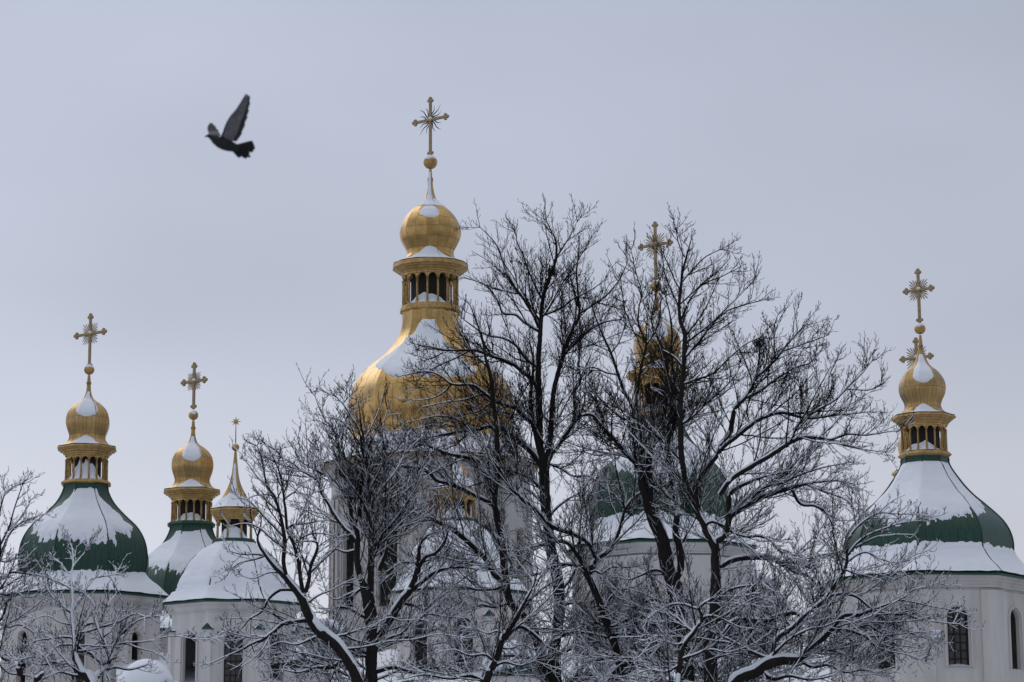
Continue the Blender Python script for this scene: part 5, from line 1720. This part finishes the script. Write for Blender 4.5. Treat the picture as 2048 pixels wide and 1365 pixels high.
# ------------------------------------------------------------------ sumac shrub with dark fruit spikes, bottom left corner
SM = at(60, 1400, 36)[0]
sh = thing('sumac_shrub', (SM[0], SM[1], 0), 'sumac shrub with two dark red fruit spikes at the bottom left corner', 'shrub')
st = MB()
tips = []
for (bx, by, ex, ey) in ((56, 1430, 42, 1350), (60, 1430, 70, 1360)):
    a, b = at(bx, by, 36)[0], at(ex, ey, 36)[0]
    g0 = np.array([SM[0], SM[1], 0]) + np.array([(bx - 58) * .02, 0, 0])
    pts = [g0, (g0 + a) / 2 + np.array([.05, .05, 0]), a, (a + b) / 2 + np.array([.01, 0, 0]), b]
    st.tube(np.array(pts) - np.array([SM[0], SM[1], 0]), [.03, .024, .017, .013, .010], 7)
st.build('stem', M_BARK, sh)
M_SUM = surf('sumac_fruit', (.035, .010, .010), (.014, .006, .007), .95, 0, 30.0, .8, 60.0)
for (x0, y0, x1, y1, wd, sd) in ((42, 1352, 35, 1324, 6.2, 1), (70, 1362, 87, 1346, 5.6, 2)):
    a, m = at(x0, y0, 36); b, _ = at(x1, y1, 36)
    rg = np.random.default_rng(sd)
    fb = MB()
    for k in range(240):
        t = rg.random(); an = rg.random() * TAU
        rr = wd * m * math.sin(PI * min(1, .12 + .86 * t)) ** .7 * (1.1 - .35 * t) * rg.uniform(.6, 1)
        ax = norm(b - a); e1 = norm(np.cross(ax, [0, 1, .2])); e2 = np.cross(ax, e1)
        fb.sphere(a + (b - a) * t + rr * (e1 * math.cos(an) + e2 * math.sin(an)) - np.array([SM[0], SM[1], 0]), .011 * rg.uniform(.8, 1.4), 6, 4)
    fo = fb.build('fruit_spike', M_SUM, sh)
    sn = MB()
    for k in range(26):
        t = rg.uniform(.25, .95)
        q = a + (b - a) * t + np.array([rg.uniform(-.5, .2) * wd * m, rg.uniform(-.8, .3) * wd * m, wd * m * (.55 if sd == 2 else .25) * (1.2 - .4 * t)]) - np.array([SM[0], SM[1], 0])
        sn.sphere(q, .016 * rg.uniform(.7, 1.3), 7, 5, (1.3, 1, .8))
    sn.build('snow', M_SNOW, fo)

# ------------------------------------------------------------------ the pigeon
ZF, BD_ = 7.583, 17.3


def bp(zx, zy, dd=0.0):
    """point of the bird from enlarged photo coordinates, dd metres further away"""
    return at(380 + zx / ZF, 160 + zy / ZF, BD_ + dd)[0]


BC = bp(520, 960)
vs, fs = [], []


def loft(rings):
    n0 = len(vs); K = len(rings[0])
    for r in rings: vs.extend([tuple(np.asarray(p) - BC) for p in r])
    for i in range(len(rings) - 1):
        for j in range(K):
            fs.append((n0 + i * K + j, n0 + i * K + (j + 1) % K, n0 + (i + 1) * K + (j + 1) % K, n0 + (i + 1) * K + j))
    fs.append(tuple(n0 + j for j in range(K))[::-1]); fs.append(tuple(n0 + (len(rings) - 1) * K + j for j in range(K)))


mz = at(448, 286, BD_)[1] / ZF          # metres per enlarged pixel
spine = [(238, 858, 5), (262, 852, 22), (285, 850, 33), (312, 858, 40), (345, 880, 52), (390, 910, 72), (450, 945, 88), (520, 975, 94), (590, 1000, 88), (650, 1020, 74), (710, 1030, 56), (760, 1035, 36)]
rings = []
for i, (x, y, r) in enumerate(spine):
    x0, y0, _ = spine[max(i - 1, 0)]; x1, y1, _ = spine[min(i + 1, len(spine) - 1)]
    L = math.hypot(x1 - x0, y1 - y0); nx, ny = -(y1 - y0) / L, (x1 - x0) / L
    rings.append([bp(x + nx * r * math.cos(t), y + ny * r * math.cos(t), r * mz * .95 * math.sin(t)) for t in np.arange(16) / 16 * TAU])
loft(rings)


def sheet(lead, trail, dl, dt, th, ribs=12):
    """thin cambered wing or tail: matching leading / trailing outlines with depth offsets"""
    L = smooth_prof(np.column_stack([lead, dl]), 5); T = smooth_prof(np.column_stack([trail, dt]), 5)
    T = T + np.column_stack([((np.arange(len(T)) % 5) / 4 - .5) * 15 * (np.arange(len(T)) > 4), np.zeros(len(T)), np.zeros(len(T))])
    rings = []
    for a, b in zip(L, T):
        row = []
        for k in range(ribs + 1):
            t = k / ribs
            q = a * (1 - t) + b * t
            row.append((q, th * (1 - .75 * t) * mz))
        ring = [bp(q[0], q[1], q[2] - h + .012 * math.sin(PI * k / ribs)) for k, (q, h) in enumerate(row)] + [bp(q[0], q[1], q[2] + h + .012 * math.sin(PI * k / ribs)) for k, (q, h) in list(enumerate(row))[::-1]]
        rings.append(ring)
    loft(rings)


def scallop(pts, n, amp):
    P = smooth_prof(pts, n)
    d = np.gradient(P, axis=0); d /= np.linalg.norm(d, axis=1)[:, None] + 1e-9
    nn = np.column_stack([-d[:, 1], d[:, 0]])
    w = np.array([amp * ((i % 4) / 3.0 - .5) for i in range(len(P))])
    return P + nn * w[:, None]


# near wing (raised, towards us), far wing, tail
sheet([(455, 880), (492, 800), (550, 650), (610, 550), (690, 455), (760, 350), (805, 275), (842, 212)],
      [(690, 940), (735, 905), (795, 790), (840, 660), (875, 545), (895, 440), (912, 330), (908, 240)],
      [-.02, -.03, -.06, -.09, -.12, -.15, -.17, -.18], [-.02, -.03, -.07, -.10, -.13, -.155, -.175, -.185], 12)
sheet([(295, 850), (280, 800), (262, 745), (272, 700), (300, 655)], [(470, 850), (450, 800), (412, 742), (375, 690), (335, 655)],
      [.03, .07, .12, .17, .21], [.03, .07, .12, .17, .21], 14)
for k, (x0, y0, x1, y1, w0, w1, dd) in enumerate(((700, 1000, 955, 945, 24, 34, -.02), (700, 1010, 972, 985, 24, 34, -.01), (705, 1020, 985, 1032, 24, 34, 0), (705, 1028, 962, 1078, 24, 32, .01),
                                                 (690, 1040, 905, 1125, 24, 32, .02), (680, 1050, 915, 1170, 24, 30, .03), (665, 1060, 860, 1190, 24, 30, .035), (650, 1060, 760, 1178, 28, 30, .04))):
    L = math.hypot(x1 - x0, y1 - y0); nx, ny = -(y1 - y0) / L, (x1 - x0) / L
    rr = []
    for t in np.linspace(0, 1, 6):
        cx, cy = x0 + (x1 - x0) * t, y0 + (y1 - y0) * t
        w = (w0 + (w1 - w0) * t) * (1.25 if t < .95 else .85)
        h = 7 * mz
        rr.append([bp(cx + nx * w, cy + ny * w, dd), bp(cx, cy, dd - h), bp(cx - nx * w, cy - ny * w, dd), bp(cx, cy, dd + h)])
    loft(rr)
me = bpy.data.meshes.new('pigeon')
me.from_pydata(vs, [], fs); me.update()
pig = link('pigeon', me)
pig.location = BC
tag(pig, 'dark grey pigeon flying left across the open sky with both wings raised', 'bird')
rm = pig.modifiers.new('remesh', 'REMESH'); rm.mode = 'VOXEL'; rm.voxel_size = .0024
sm_ = pig.modifiers.new('smooth', 'SMOOTH'); sm_.iterations = 3; sm_.factor = .5
dg = bpy.context.evaluated_depsgraph_get()
me2 = bpy.data.meshes.new_from_object(pig.evaluated_get(dg))
pig.modifiers.clear(); pig.data = me2; me2.name = 'pigeon'
M_PB = surf('pigeon_dark', (.006, .007, .009), (.011, .012, .015), .8, 0, 30.0, .3, 60.0)
M_PW = surf('pigeon_wing_lining', (.17, .165, .18), (.09, .09, .10), .85, 0, 25.0, .3, 70.0)
M_PF = surf('pigeon_flight_feather', (.014, .015, .019), (.026, .026, .032), .8, 0, 40.0, .3, 70.0)
M_PT = surf('pigeon_wing_tip', (.20, .21, .25), (.14, .15, .18), .85, 0, 40.0, .3, 70.0)
me2.materials.clear()
for m_ in (M_PB, M_PW, M_PF, M_PT): me2.materials.append(m_)
co = np.zeros(len(me2.polygons) * 3); me2.polygons.foreach_get('center', co)
W = co.reshape(-1, 3) + BC
q = (W - CAM) @ RM
zx = ((1024 + F * q[:, 0] / -q[:, 2]) - 380) * ZF; zy = ((682.5 + F * q[:, 1] / q[:, 2]) - 160) * ZF
mi = np.zeros(len(zx), int)
lead = np.interp(-zy, -np.array([850, 800, 650, 550, 455, 350, 275, 212])[::1], np.array([480, 500, 550, 610, 690, 760, 805, 842]))
trail = np.interp(-zy, -np.array([940, 905, 790, 660, 545, 440, 330, 240]), np.array([690, 735, 795, 840, 875, 895, 912, 908]))
fr = (zx - lead) / np.maximum(trail - lead, 1)
bodyline = np.interp(zx, [480, 560, 690], [845, 900, 948])
wing = (zy < bodyline) & (zx > 470)
mi[wing] = 1
mi[wing & (fr > .74)] = 2
mi[wing & (fr < .07)] = 2
mi[wing & (zy < 262)] = 3
mi[(zx < 470) & (zy < 815)] = 2
mi[(zx < 440) & (zy < 835) & (zy > 770) & (zx > 290)] = 1
me2.polygons.foreach_set('material_index', mi)
me2.polygons.foreach_set('use_smooth', np.ones(len(mi), bool))
me2.update()
bk = MB()
bk.tube([bp(248, 856) - BC, bp(232, 862) - BC, bp(220, 868) - BC], [.006, .0045, .0015], 8)
bk.build('beak', M_IRON, pig)
ey = MB(); ey.sphere(bp(278, 845, -.0135) - BC, .0032, 10, 6); ey.build('eye', M_IRON, pig)
